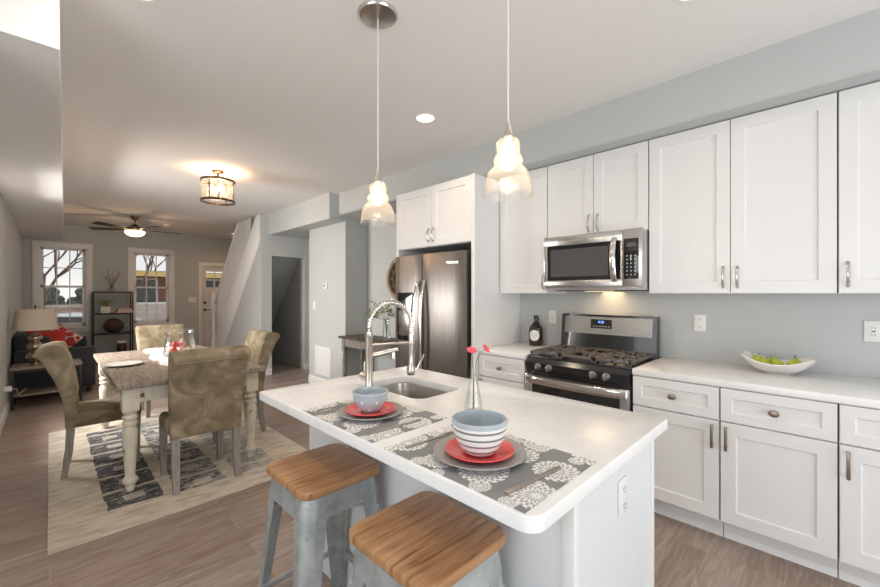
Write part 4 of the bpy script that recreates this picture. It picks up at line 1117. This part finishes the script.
# ceiling fan
r = thing('ceiling_fan', 'five-blade ceiling fan with a lit bowl in the living area', 'ceiling fan', (1.05, 8.59, CZ))
B().lathe([(0, 0), (.075, 0), (.07, -.02), (.03, -.07), (.014, -.075), (0, -.075)], 24).tube([(0, 0, -.06), (0, 0, -.15)], .012, 10).build('mount', M['fan_metal'], r)
B().lathe([(0, -.14), (.03, -.14), (.06, -.165), (.125, -.20), (.14, -.225), (.135, -.255), (.10, -.27), (0, -.27)], 32).build('motor_housing', M['fan_metal'], r)
B().lathe([(.145, -.27), (.14, -.295), (.115, -.325), (.07, -.345), (0, -.352), ], 32).lathe([(0, -.268), (.145, -.27)], 32).build('light_bowl', M['bulb_soft'], r)
point('fan_light', (0, 0, -.42), 8, (1, .62, .36), .08, r)
for k in range(5):
    m = Matrix.Rotation(math.radians(72 * k), 4, 'Z')
    ir = B().box(.10, .24, -.018, .018, -.243, -.237, .001, mtx=m).build('blade_iron', M['fan_metal'], r)
    b = B(); m2 = m @ Matrix.Translation((0, 0, -.236)) @ Matrix.Rotation(math.radians(12), 4, 'X')
    b.prism([(.20, -.045), (.655, -.068), (.69, -.05), (.70, 0), (.69, .05), (.655, .068), (.20, .045)], lambda a, c, d: (a, c, d), 0, .007, .002, mtx=m2)
    b.build('blade', M['fan_blade'], r)
r = thing('smoke_detector', 'white smoke detector on the ceiling beyond the fan', 'smoke detector', (1.62, 9.2, CZ))
B().lathe([(0, 0), (.065, 0), (.065, -.02), (.055, -.035), (0, -.037)], 28).build('housing', M['white_plastic'], r)
B().lathe([(.02, -.036), (.018, -.041), (0, -.042)], 16).build('test_button', M['white_plastic'], r)

# ------------------------------------------------------------------ dining set
rg = B().box(0, 1.62, 0, 2.55, 0, .008, .002, 1).build('dining_rug', M['rug'], None, (-.01, 2.93, .0005)); tag(rg, 'cream rug with distressed black ladder pattern under the dining table', 'rug')
lr = B().box(0, 1.7, 0, 2.6, 0, .008, .002, 1).build('living_rug', M['rug_living'], None, (.49, 6.75, .0005)); tag(lr, 'mauve and cream rug in the living area by the sofa', 'rug')

TX, TY = .80, 4.36
r = thing('dining_table', 'farmhouse dining table with grey plank top and cream turned legs', 'table', (TX, TY, .009))
B().box(-.485, .485, -.985, .985, .725, .762, .006).build('tabletop', M['table_wood'], r)
b = B(); b.box(-.40, .40, -.915, -.89, .615, .725).box(-.40, .40, .89, .915, .615, .725).box(-.425, -.40, -.89, .89, .615, .725).box(.40, .425, -.89, .89, .615, .725); b.build('apron', M['cream'], r, smooth=0)
for sx in (-1, 1):
    for sy in (-1, 1):
        b = B(); x, y = sx * .402, sy * .885
        b.box(x - .048, x + .048, y - .048, y + .048, .56, .725, .004)
        b.lathe([(0, 0), (.024, 0), (.028, .015), (.030, .03), (.026, .04), (.036, .05), (.045, .065), (.045, .08), (.036, .095), (.029, .105), (.031, .13), (.036, .22), (.044, .34), (.047, .40), (.043, .43), (.034, .445), (.034, .455), (.046, .465), (.046, .48), (.034, .49), (.046, .505), (.047, .52), (.036, .532), (.04, .545), (.047, .56)], 24, (x, y, 0))
        b.build('leg', M['cream'], r)
def make_chair(label, loc, rz):
    r = thing('dining_chair', label, 'chair', loc, rz, 'olive suede dining chairs')
    b = B(); b.box(-.225, .225, -.195, .255, .365, .475, .035, 4); b.build('seat', M['suede'], r, smooth=80)
    prof = [(-.13, .372), (-.13, .48), (-.131, .61), (-.143, .72), (-.167, .84), (-.195, .93), (-.208, .97), (-.222, .99), (-.266, .994), (-.318, .982), (-.352, .968), (-.364, .948), (-.352, .922), (-.322, .88), (-.257, .73), (-.223, .61), (-.204, .48), (-.200, .372)]
    rings = []
    for t in (-1, -.965, -.9, -.5, 0, .5, .9, .965, 1):
        ring = []
        for y, z in prof:
            hw = .222 + .024 * max(0, (z - .35) / .65)
            sq = 1 if abs(t) < .93 else (.93 if abs(t) < .98 else .80)
            cy = -.165 - .12 * max(0, (z - .45) / .55) ** 1.5
            ring.append((t * hw, cy + (y - cy) * sq, z if abs(t) < .93 else z - (.004 if abs(t) < .98 else .012) * (1 if z > .9 else 0)))
        rings.append(ring)
    B().loft(rings).build('backrest', M['suede'], r, smooth=70)
    b = B(); b.tube([(x, -.349, .915) for x in (-.238, -.12, 0, .12, .238)], .0045, 6); b.build('welt_seam', M['suede'], r)
    for sx in (-1, 1):
        x = sx * .196
        B().loft([[(x + a * h, .225 + c * h, z) for a, c in ((-1, -1), (1, -1), (1, 1), (-1, 1))] for h, z in ((.024, .375), (.018, 0))]).build('leg', M['chair_leg'], r, smooth=0)
        B().loft([[(x + a * h, y + c * h, z) for a, c in ((-1, -1), (1, -1), (1, 1), (-1, 1))] for h, y, z in ((.024, -.172, .38), (.023, -.178, .2), (.018, -.208, 0))]).build('leg', M['chair_leg'], r, smooth=0)
    return r
zr = .0088
c1 = make_chair('olive suede chair with its back to the camera at the near table end', (.81, 3.385, zr), 0)
dup(c1, (.29, 4.235, zr), -PI / 2 - .05, 'olive suede chair at the left side of the table, seen in profile')
dup(c1, (1.31, 4.22, zr), PI / 2, 'olive suede chair at the right side of the table, by the under-stair opening')
dup(c1, (.97, 5.60, 0.009), PI, 'olive suede chair at the far end of the table, facing the camera')
# runner, plate, hurricane vase and balls
b = B(); t = b.bm; nx, ny = 14, 70; G_ = []
rnd = random.Random(3)
for j in range(ny + 1):
    row = []
    for i in range(nx + 1):
        u = i / nx * 2 - 1; v = j / ny
        wdt = .18 + .02 * math.sin(v * 23) + rnd.uniform(-.012, .012)
        x = u * wdt + .02 * math.sin(v * 9); y = -.93 + 1.86 * v
        z = .012 + rnd.uniform(0, .010) - (.011 if abs(u) > .98 or j in (0, ny) else 0)
        row.append(t.verts.new((x, y, z)))
    G_.append(row)
for j in range(ny):
    for i in range(nx): t.faces.new((G_[j][i], G_[j][i + 1], G_[j + 1][i + 1], G_[j + 1][i]))
edge = [G_[0][i] for i in range(nx + 1)] + [G_[j][nx] for j in range(1, ny + 1)] + [G_[ny][i] for i in range(nx - 1, -1, -1)] + [G_[j][0] for j in range(ny - 1, 0, -1)]
low = [t.verts.new((v.co.x, v.co.y, 0)) for v in edge]
for k in range(len(edge)): t.faces.new((edge[k], low[k], low[(k + 1) % len(edge)], edge[(k + 1) % len(edge)]))
t.faces.new(low); bmesh.ops.recalc_face_normals(t, faces=t.faces)
tag(b.build('table_runner', M['fur'], None, (.88, TY, .7715)), 'fluffy white runner lying along the dining table', 'table runner')
tag(B().lathe(plate_prof(.135, .016), 40).build('serving_plate', M['bowl_white'], None, (.45, 4.30, .7715)), 'white plate on the left side of the dining table', 'plate')
r = thing('hurricane_vase', 'flared clear glass hurricane vase in the middle of the dining table', 'vase', (.885, 4.42, .796))
o = [(0, .0), (.115, 0), (.134, .006), (.137, .03), (.122, .12), (.108, .20), (.112, .225), (.120, .235)]
B().lathe(o + [(max(0, a - .004), z + (.004 if a < .12 and z < .01 else 0)) for a, z in o[::-1]], 36).build('glass_body', M['glass'], r)
B().lathe([(.118, .231), (.124, .236), (.118, .241), (.112, .236), (.118, .231)], 36).build('rim', M['glass'], r)
M['ball_cream'] = M_plain('cream_ball', (.75, .66, .50), .7); M['ball_pink'] = M_plain('pink_ball', (.68, .28, .27), .7, noise=.2)
for (x, y, z, rr_, m, nm) in ((-.045, -.02, .034, .03, 'coral', 'red decorative ball on the left in the hurricane vase'), (.035, -.035, .033, .029, 'ball_cream', 'cream decorative ball at the front of the hurricane vase'), (.03, .038, .036, .031, 'ball_pink', 'pink decorative ball at the back of the hurricane vase'), (.012, .0, .083, .03, 'ball_pink', 'pink decorative ball on top in the hurricane vase'), (-.035, -.03, .09, .026, 'coral', 'red decorative ball on top in the hurricane vase')):
    rr_ *= 1.25; b = B().ball((0, 0, 0), rr_, n=18)
    b.tube([(rr_ * 1.0 * math.cos(a * PI / 8), rr_ * math.sin(a * PI / 8), 0) for a in range(17)], .0015, 5)
    tag(b.build('decorative_ball', M[m], None, (.885 + x * 1.3, 4.42 + y * 1.3, .800 + z * 1.2)), nm, 'decorative ball', 'balls in the hurricane vase')

# ------------------------------------------------------------------ right-hand wall: console, clock, thermostat, grille
r = thing('console_table', 'narrow console table with dark top against the grey wall', 'table', (2.965, 3.99, 0))
B().box(-.20, .185, -.73, .73, .787, .814, .004).build('tabletop', M['console_wood'], r)
b = B(); b.box(-.165, -.145, -.66, .66, .68, .787).box(.14, .16, -.66, .66, .68, .787).box(-.145, .14, -.67, -.65, .68, .787).box(-.145, .14, .65, .67, .68, .787); b.build('apron', M['console_paint'], r, smooth=0)
for sx in (-.145, .14):
    for sy in (-.655, .655):
        b = B(); b.box(sx - .03, sx + .03, sy - .03, sy + .03, .62, .787, .003)
        b.lathe([(0, 0), (.018, 0), (.022, .03), (.018, .06), (.02, .1), (.028, .35), (.03, .5), (.022, .53), (.03, .56), (.024, .58), (.03, .62)], 20, (sx, sy, 0)); b.build('leg', M['console_paint'], r)
r = thing('greenery_vase', 'glass vase of leafy branches on the console table', 'vase', (2.98, 3.93, .814))
o = [(0, 0), (.052, 0), (.057, .01), (.052, .06), (.038, .18), (.042, .24), (.05, .26)]
B().lathe(o + [(max(0, a - .003), z + (.004 if z < .02 else 0)) for a, z in o[::-1]], 28).build('glass_body', M['glass'], r)
rnd = random.Random(5)
tw, lv = B(), B()
for k in range(9):
    a = 2 * PI * k / 9 + rnd.uniform(-.3, .3); q = rnd.uniform(.14, .27); h = rnd.uniform(.32, .50)
    pts = [(0, 0, .02), (.02 * math.cos(a), .02 * math.sin(a), .25), (q * .6 * math.cos(a), q * .6 * math.sin(a), h * .85), (q * math.cos(a), q * math.sin(a), h)]
    tw.tube(pts, [.003, .0025, .002, .0012], 5)
    for j in range(14):
        s = rnd.uniform(.35, 1); p = Vector(pts[1]).lerp(Vector(pts[3]), s) + Vector((rnd.uniform(-.035, .035), rnd.uniform(-.035, .035), rnd.uniform(-.02, .035)))
        lv.ball((0, 0, 0), .022, .010, .002, 8, mtx=Matrix.Translation(p) @ Euler((rnd.uniform(-1, 1), rnd.uniform(-1, 1), rnd.uniform(0, 6))).to_matrix().to_4x4())
tw.build('branches', M['stem'], r); lv.build('leaves', M['leaf'], r)
r = thing('wall_clock', 'large round wood-framed wall clock half hidden by the refrigerator', 'clock', (WX, 3.985, 1.585))
mm = Matrix.Rotation(-PI / 2, 4, 'Y')
B().lathe([(.285, 0), (.285, .02), (.275, .03), (.25, .033), (.235, .028), (.23, .010), (.23, 0)], 56, mtx=mm).build('frame', M['clock_wood'], r)
f = B().lathe([(.232, .002), (.232, .008), (0, .008)], 56, mtx=mm).build('clock_face', M['dark_bronze'], r)
b = B()
for k in range(12):
    a = 2 * PI * k / 12; b.box(-.0105, -.0085, -.005, .005, .175, .215, mtx=Matrix.Rotation(a, 4, 'X'))
b.lathe([(.165, .0085), (.165, .0105), (.158, .0105), (.158, .0085)], 56, mtx=mm); b.build('hour_marks', M['clock_wood'], f, smooth=0)
B().box(-.014, -.011, -.006, .006, -.03, .13, .001).box(-.017, -.014, -.006, .006, -.03, .09, .001, mtx=Matrix.Rotation(1.2, 4, 'X')).build('hands', M['trim'], r)
r = thing('thermostat', 'white thermostat high on the grey wall', 'thermostat', (2.89, 5.27, 1.50))
B().box(-.024, 0, -.055, .055, -.042, .042, .006).build('housing', M['white_plastic'], r)
B().box(-.0255, -.0235, -.008, .04, -.012, .026, .0005).build('screen', M_plain('grey_lcd', (.32, .36, .33), .3), r)
r = thing('wall_vent', 'white return-air grille low on the grey wall', 'vent', (2.89, 5.36, .375))
b = B(); b.box(-.012, 0, -.235, -.21, -.215, .215, .002).box(-.012, 0, .21, .235, -.215, .215, .002).box(-.012, 0, -.21, .21, .19, .215, .002).box(-.012, 0, -.21, .21, -.215, -.19, .002).box(-.012, 0, -.01, .01, -.19, .19); b.build('grille_frame', M['trim'], r)
b = B()
for k in range(19):
    z = -.18 + k * .02
    b.prism([(-.009, z - .007), (-.006, z - .007), (-.001, z + .007), (-.004, z + .007)], lambda a, c, d: (a, d, c), -.21, .21)
b.build('louvers', M['trim'], r, smooth=0)

# ------------------------------------------------------------------ living area
r = thing('sofa', 'charcoal upholstered sofa along the left wall', 'sofa', (.06, 8.42, 0))
y0, y1 = -1.02, 1.02
B().box(-.38, .38, y0 + .02, y1 - .02, .09, .30, .02, 3).build('base', M['sofa'], r)
b = B(); b.box(-.40, -.18, y0 + .15, y1 - .15, .25, .84, .05, 4); b.build('backrest', M['sofa'], r, smooth=70)
for s in (-1, 1): B().box(-.39, .40, s * 1.02 - (.16 if s > 0 else 0), s * 1.02 + (.16 if s < 0 else 0), .09, .635, .022, 4).build('armrest', M['sofa'], r, smooth=70)
for k in (-1, 1): B().box(-.20, .40, (k - 1) * .43 + .006, (k + 1) * .43 - .006, .29, .45, .04, 4).build('seat_cushion', M['sofa'], r, smooth=70)
for k in (-1, 1): B().box(-.22, -.05, (k - 1) * .42 + .01, (k + 1) * .42 - .01, .44, .80, .05, 4).build('back_cushion', M['sofa'], r, smooth=70)
for sx in (-.33, .34):
    for sy in (-.94, .94): B().lathe([(.02, 0), (.032, .02), (.032, .09), (0, .09)], 16, (sx, sy, 0)).build('foot', M['console_wood'], r)
def pillow(loc, rot, mat, label, s=.195, th=.075):
    t = B(); n = 12; V = {}
    for side in (1, -1):
        for i in range(n + 1):
            for j in range(n + 1):
                u, v = i / n * 2 - 1, j / n * 2 - 1
                e = (1 - u ** 4) * (1 - v ** 4)
                if side == -1 and (i in (0, n) or j in (0, n)): V[(side, i, j)] = V[(1, i, j)]; continue
                pin = 1 - .07 * (1 - abs(u * v))
                V[(side, i, j)] = t.bm.verts.new((u * s * pin, side * th * max(0, e) ** .45, v * s * pin))
        for i in range(n):
            for j in range(n): t.bm.faces.new([V[(side, a, c)] for a, c in ((i, j), (i + 1, j), (i + 1, j + 1), (i, j + 1))])
    bmesh.ops.recalc_face_normals(t.bm, faces=t.bm.faces)
    return tag(t.build('throw_pillow', mat, None, loc, rot, smooth=80), label, 'pillow', 'red pillows on the sofa')
pillow((-.03, 7.70, .69), (-.35, .0, .1), M['pillow_red'], 'plain red pillow on the sofa next to the lamp')
pillow((.10, 7.92, .70), (-.5, .55, -.7), M['pillow_print'], 'red and white patterned pillow on the sofa front corner')

r = thing('lamp_table', 'dark metal side table with lower shelf holding the lamp', 'side table', (-.02, 7.06, 0))
B().box(-.315, .315, -.215, .215, .472, .50, .004).build('tabletop', M['table_wood'], r)
B().box(-.295, .295, -.20, .20, .15, .17, .003).build('lower_shelf', M['table_wood'], r)
for sx in (-1, 1):
    for sy in (-1, 1): B().box(sx * .30 - .014, sx * .30 + .014, sy * .20 - .014, sy * .20 + .014, 0, .472, .002).build('leg', M['shelf_metal'], r)
b = B(); b.box(-.3, .3, -.212, -.19, .44, .472).box(-.3, .3, .19, .212, .44, .472).box(-.312, -.29, -.2, .2, .44, .472).box(.29, .312, -.2, .2, .44, .472); b.build('top_rail', M['shelf_metal'], r, smooth=0)
r = thing('table_lamp', 'mercury glass table lamp with cream shade on the side table', 'lamp', (-.13, 7.05, .50))
B().lathe([(0, 0), (.055, 0), (.055, .025), (.03, .032), (.05, .05), (.088, .085), (.092, .11), (.075, .145), (.04, .165), (.06, .185), (.08, .215), (.08, .24), (.06, .27), (.035, .285), (.05, .30), (.068, .325), (.068, .35), (.045, .38), (.02, .395), (.012, .40), (0, .40)], 32).build('lamp_base', M['mercury'], r)
B().tube([(0, 0, .395), (0, 0, .72)], .006, 8).lathe([(0, .715), (.012, .72), (.012, .735), (0, .745)], 12).build('finial_rod', M['dark_bronze'], r)
B().lathe([(.205, .435), (.17, .695), (.167, .695), (.202, .435), (.205, .435)], 40).build('lamp_shade', M['shade'], r)
tag(B().box(-.09, .09, -.06, .06, 0, .055, .008).box(-.085, -.03, -.058, .058, .055, .085, .008).build('storage_box', M['blackplastic'], None, (.18, 7.06, .1705)), 'small black box on the lower shelf of the side table', 'box')
r = thing('power_adapter', 'white plug adapter in the outlet on the left wall', 'adapter', (LX + .004, 6.45, .333))
B().box(.003, .055, -.022, .022, -.03, .025, .005).build('housing', M['white_plastic'], r)
B().tube([(.05, 0, -.01), (.09, .05, -.02), (.10, .2, -.12), (.09, .42, -.16), (.15, .50, -.10)], .003, 6).build('cord', M['white_plastic'], r)

SXc = .895
r = thing('open_shelf', 'dark metal open shelf between the front windows', 'shelf', (SXc, 10.24, 0))
for sx in (-1, 1):
    for sy in (-1, 1): B().box(sx * .30 - .013, sx * .30 + .013, sy * .16 - .013, sy * .16 + .013, 0, 1.43, .001).build('upright', M['shelf_metal'], r, smooth=0)
for z in (1.43, 1.0, .60, .175): B().box(-.31, .31, -.175, .175, z - .028, z, .002).build('shelf_board', M['shelf_metal'], r, smooth=0)
def branches_vase():
    r = thing('branch_vase', 'glass vase of bare flowering twigs on top of the open shelf', 'vase', (.875, 10.2, 1.43))
    o = [(0, 0), (.045, 0), (.06, .03), (.055, .07), (.03, .11), (.033, .13)]
    B().lathe(o + [(max(0, a - .003), z + (.004 if z < .02 else 0)) for a, z in o[::-1]], 24).build('glass_body', M['glass'], r)
    rnd = random.Random(11); tw, bl = B(), B()
    for k in range(9):
        a = 2 * PI * k / 9; q = rnd.uniform(.08, .22); h = rnd.uniform(.3, .46)
        pts = [(0, 0, .02), (.02 * math.cos(a), .02 * math.sin(a), .13), (q * math.cos(a), q * .5 * math.sin(a), h)]
        tw.tube(pts, [.004, .003, .0015], 5)
        for j in range(9):
            p = Vector(pts[1]).lerp(Vector(pts[2]), rnd.uniform(.25, 1)) + Vector((rnd.uniform(-.04, .04), rnd.uniform(-.03, .03), rnd.uniform(-.02, .03)))
            bl.ball(p, .009, n=6)
    tw.build('twigs', M['twig'], r); bl.build('buds', M_plain('pale_buds', (.42, .38, .27), .8), r)
branches_vase()
r = thing('potted_grass', 'white square pot of green grass on the second shelf', 'plant', (.775, 10.18, 1.0))
B().box(-.07, .07, -.07, .07, 0, .13, .006).build('pot', M['pot_white'], r)
b = B(); rnd = random.Random(2)
for k in range(70):
    a = rnd.uniform(0, 2 * PI); q = rnd.uniform(.05, .17); h = rnd.uniform(.08, .15); x, y = rnd.uniform(-.05, .05), rnd.uniform(-.05, .05)
    b.tube([(x, y, .125), (x + q * .4 * math.cos(a), y + q * .4 * math.sin(a), .125 + h), (x + q * math.cos(a), y + q * .7 * math.sin(a), .125 + h * .75)], [.004, .0035, .001], 4)
b.build('grass_blades', M['leaf'], r)
for z, w, lab in ((0, .135, 'lower coral book lying on the second shelf'), (.045, .115, 'upper coral book lying on the second shelf')):
    bk = thing('book', lab, 'book', (1.07, 10.15, 1.0 + z), 0, 'coral books on the shelf')
    B().box(-w, w, -.10, .10, 0, .005).box(-w, w, -.10, .10, .038, .043).box(-w, -w + .005, -.10, .10, .004, .039).build('cover', M['red_book'], bk, smooth=0)
    B().box(-w + .006, w - .006, -.095, .095, .005, .038).build('pages', M['paper'], bk, smooth=0)
r = thing('decorative_sphere', 'dark brown woven sphere on the third shelf', 'ornament', (.905, 10.17, .60))
B().ball((0, 0, .145), .165, .12, .145, 28).build('woven_ball', M['brown_ball'], r)
b = B()
for k in range(4): b.tube([(.167 * math.cos(t * PI / 12), .1225 * math.sin(t * PI / 12), .145) for t in range(25)], .004, 5, mtx=Matrix.Translation((0, 0, .145)) @ Matrix.Rotation(k * PI / 5, 4, 'Y') @ Matrix.Translation((0, 0, -.145)) if k == 0 else Matrix.Translation((0, 0, .145 + .0)) @ Matrix.Translation((0, 0, 0 - .145)))
b.build('cane_band', M['twig'], r)
r = thing('candle_lantern', 'brown jar lantern with white lid on the bottom shelf', 'lantern', (1.03, 10.17, .175))
B().lathe([(0, 0), (.075, 0), (.08, .02), (.075, .22), (0, .22)], 24).build('jar', M['brown_ball'], r)
B().lathe([(.078, .215), (.078, .245), (.05, .265), (0, .27)], 24).build('lid', M['pot_white'], r)
tag(B().box(-.12, .12, -.1, .1, 0, .028, .003).build('magazine', M['paper'], None, (.77, 10.15, .175)), 'pale magazine lying on the bottom shelf', 'magazine')

# ------------------------------------------------------------------ street outside the front windows
struct(B().box(-30, 40, BY + .14, 70, -.75, -.6).build('ground', M['asphalt'], smooth=0), 'pavement and street outside the windows', 'ground')
r = thing('rowhouse', 'brick rowhouse with yellow awning across the street', 'building', (5.0, 24, -.6))
B().box(-2.6, 4.5, 0, 6, 0, 3.02).build('brick_wall', M['brick'], r, smooth=0)
B().prism([(-1.4, 2.80), (-1.4, 3.02), (0, 3.08), (0, 2.9)], lambda a, c, d: (d, a, c), -2.5, 4.4).build('awning', M['yellow'], r, smooth=0)
for x in (-2.3, -.2, 2.0, 4.2): B().box(x - .09, x + .09, -1.35, -1.17, 1.48, 2.81, .01).build('porch_column', M['trim'], r)
B().box(-2.6, 4.5, -1.5, 0, 0, 1.48).build('porch_wall', M['pale_block'], r, smooth=0)
B().box(-2.6, 4.5, -1.42, -1.32, 1.48, 1.58).build('porch_rail', M['trim'], r, smooth=0)
for x in (-1.7, 1.2):
    f = B().box(x - .55, x + .55, -.06, 0, 1.35, 2.75).build('window', M['trim'], r, smooth=0)
    B().box(x - .45, x + .45, -.075, -.055, 1.42, 2.68).build('pane', M['blackglass'], f, smooth=0)
B().box(-.65, .25, -.05, 0, 1.25, 2.8).build('front_door', M['red_door'], r, smooth=0)
B().box(-2.8, 4.7, -.05, 6.2, 3.02, 3.12).build('roof', M['roofing'], r, smooth=0)
r = thing('garden_wall', 'pinkish brick wall outside the left window', 'wall', (-.4, 18.5, -.6))
B().box(-3.5, 2.7, 0, .3, 0, 1.5).build('brick_courses', M['pink_brick'], r, smooth=0)
B().box(-3.55, 2.75, -.05, .35, 1.5, 1.6).build('coping', M['stone_white'], r, smooth=0)
# parked car
r = thing('parked_car', 'pale parked car outside the left window', 'car', (.95, 14.6, -.6))
def car_ring(x, pts): return [(x, y, z) for y, z in pts]
side = [(-2.1, .35), (-2.1, .75), (-1.95, .9), (-1.15, 1.0), (-.55, 1.42), (.75, 1.45), (1.45, 1.05), (2.05, .98), (2.15, .7), (2.15, .35)]
rings = []
for t in (-.86, -.80, -.6, .6, .80, .86):
    s = .94 if abs(t) > .85 else 1
    rings.append([(t if z < 1.02 else t * .82, y * s if z > .3 else y, z * (1 if abs(t) < .82 else .985)) for y, z in side])
B().loft(rings, mtx=Matrix.Rotation(math.radians(70), 4, 'Z')).build('body', M['car_paint'], r)
mc = Matrix.Rotation(math.radians(70), 4, 'Z')
b = B()
for s in (-1, 1): b.prism([(-1.0, 1.02), (-.5, 1.36), (.7, 1.39), (1.3, 1.05)], lambda a, c, d: (d, a, c), s * .72, s * .80, mtx=mc)
b.build('side_windows', M['blackglass'], r, smooth=0)
for s in (-1, 1):
    for y in (-1.3, 1.35):
        B().lathe([(0, -.1), (.2, -.1), (.33, -.09), (.33, .09), (.2, .1), (0, .1)], 24, mtx=mc @ Matrix.Translation((s * .78, y, .33)) @ Matrix.Rotation(PI / 2, 4, 'Y')).build('wheel', M['rubber'], r)
def tree(x, y, h, seed, label, nm='bare_tree', depth=5):
    rnd = random.Random(seed); tr, br = B(), B()
    def grow(p, d, L, rad, k):
        q = p + d * L; mid = (p + q) / 2 + Vector((rnd.uniform(-1, 1), rnd.uniform(-1, 1), 0)) * L * .06
        (tr if k == depth else br).tube([p, mid, q], [rad, rad * .85, rad * .65], 6 if k > 2 else 4, cap=False)
        if k == 0: return
        for _ in range(3 if k > 1 else 2):
            nd = (d + Vector((rnd.uniform(-1, 1), rnd.uniform(-1, 1), rnd.uniform(-.25, .6))) * .75).normalized()
            grow(q, nd, L * rnd.uniform(.6, .8), rad * .55, k - 1)
    grow(Vector((0, 0, 0)), Vector((.05, 0, 1)).normalized(), h * .3, .11, depth)
    r = thing(nm, label, 'tree', (x, y, -.6), 0, 'bare street trees')
    tr.build('trunk', M['bark'], r); br.build('branches', M['bark'], r)
tree(-.25, 17, 5.2, 4, 'bare tree branching across the left window', depth=6)
tree(2.4, 20.5, 6.5, 9, 'bare tree behind the upper right window', depth=6)
tree(4.6, 33.0, 8.0, 15, 'bare tree rising over the rowhouse roof')
rnd = random.Random(8)
for k, (x, y, h, lab) in enumerate(((-2.6, 36, 2.2, 'dark evergreen far outside, left end of the window view'), (-.2, 38, 1.7, 'dark evergreen far outside behind the garden wall'), (2.0, 36, 1.9, 'low dark evergreen far outside, right end of the left window'))):
    r = thing('evergreen_tree', lab, 'tree', (x, y, -.6), 0, 'evergreens across the street'); b = B()
    for j in range(46):
        t = rnd.uniform(0, 1); a = rnd.uniform(0, 2 * PI); R = 1.5 * (1 - t * .8)
        b.ball((R * math.cos(a) * rnd.uniform(.3, 1), R * math.sin(a) * .6, .5 + h * t), .35, .35, .3, 8)
    b.build('foliage', M['pine'], r); B().tube([(0, 0, 0), (0, 0, 1.2)], .12, 8).build('trunk', M['bark'], r)
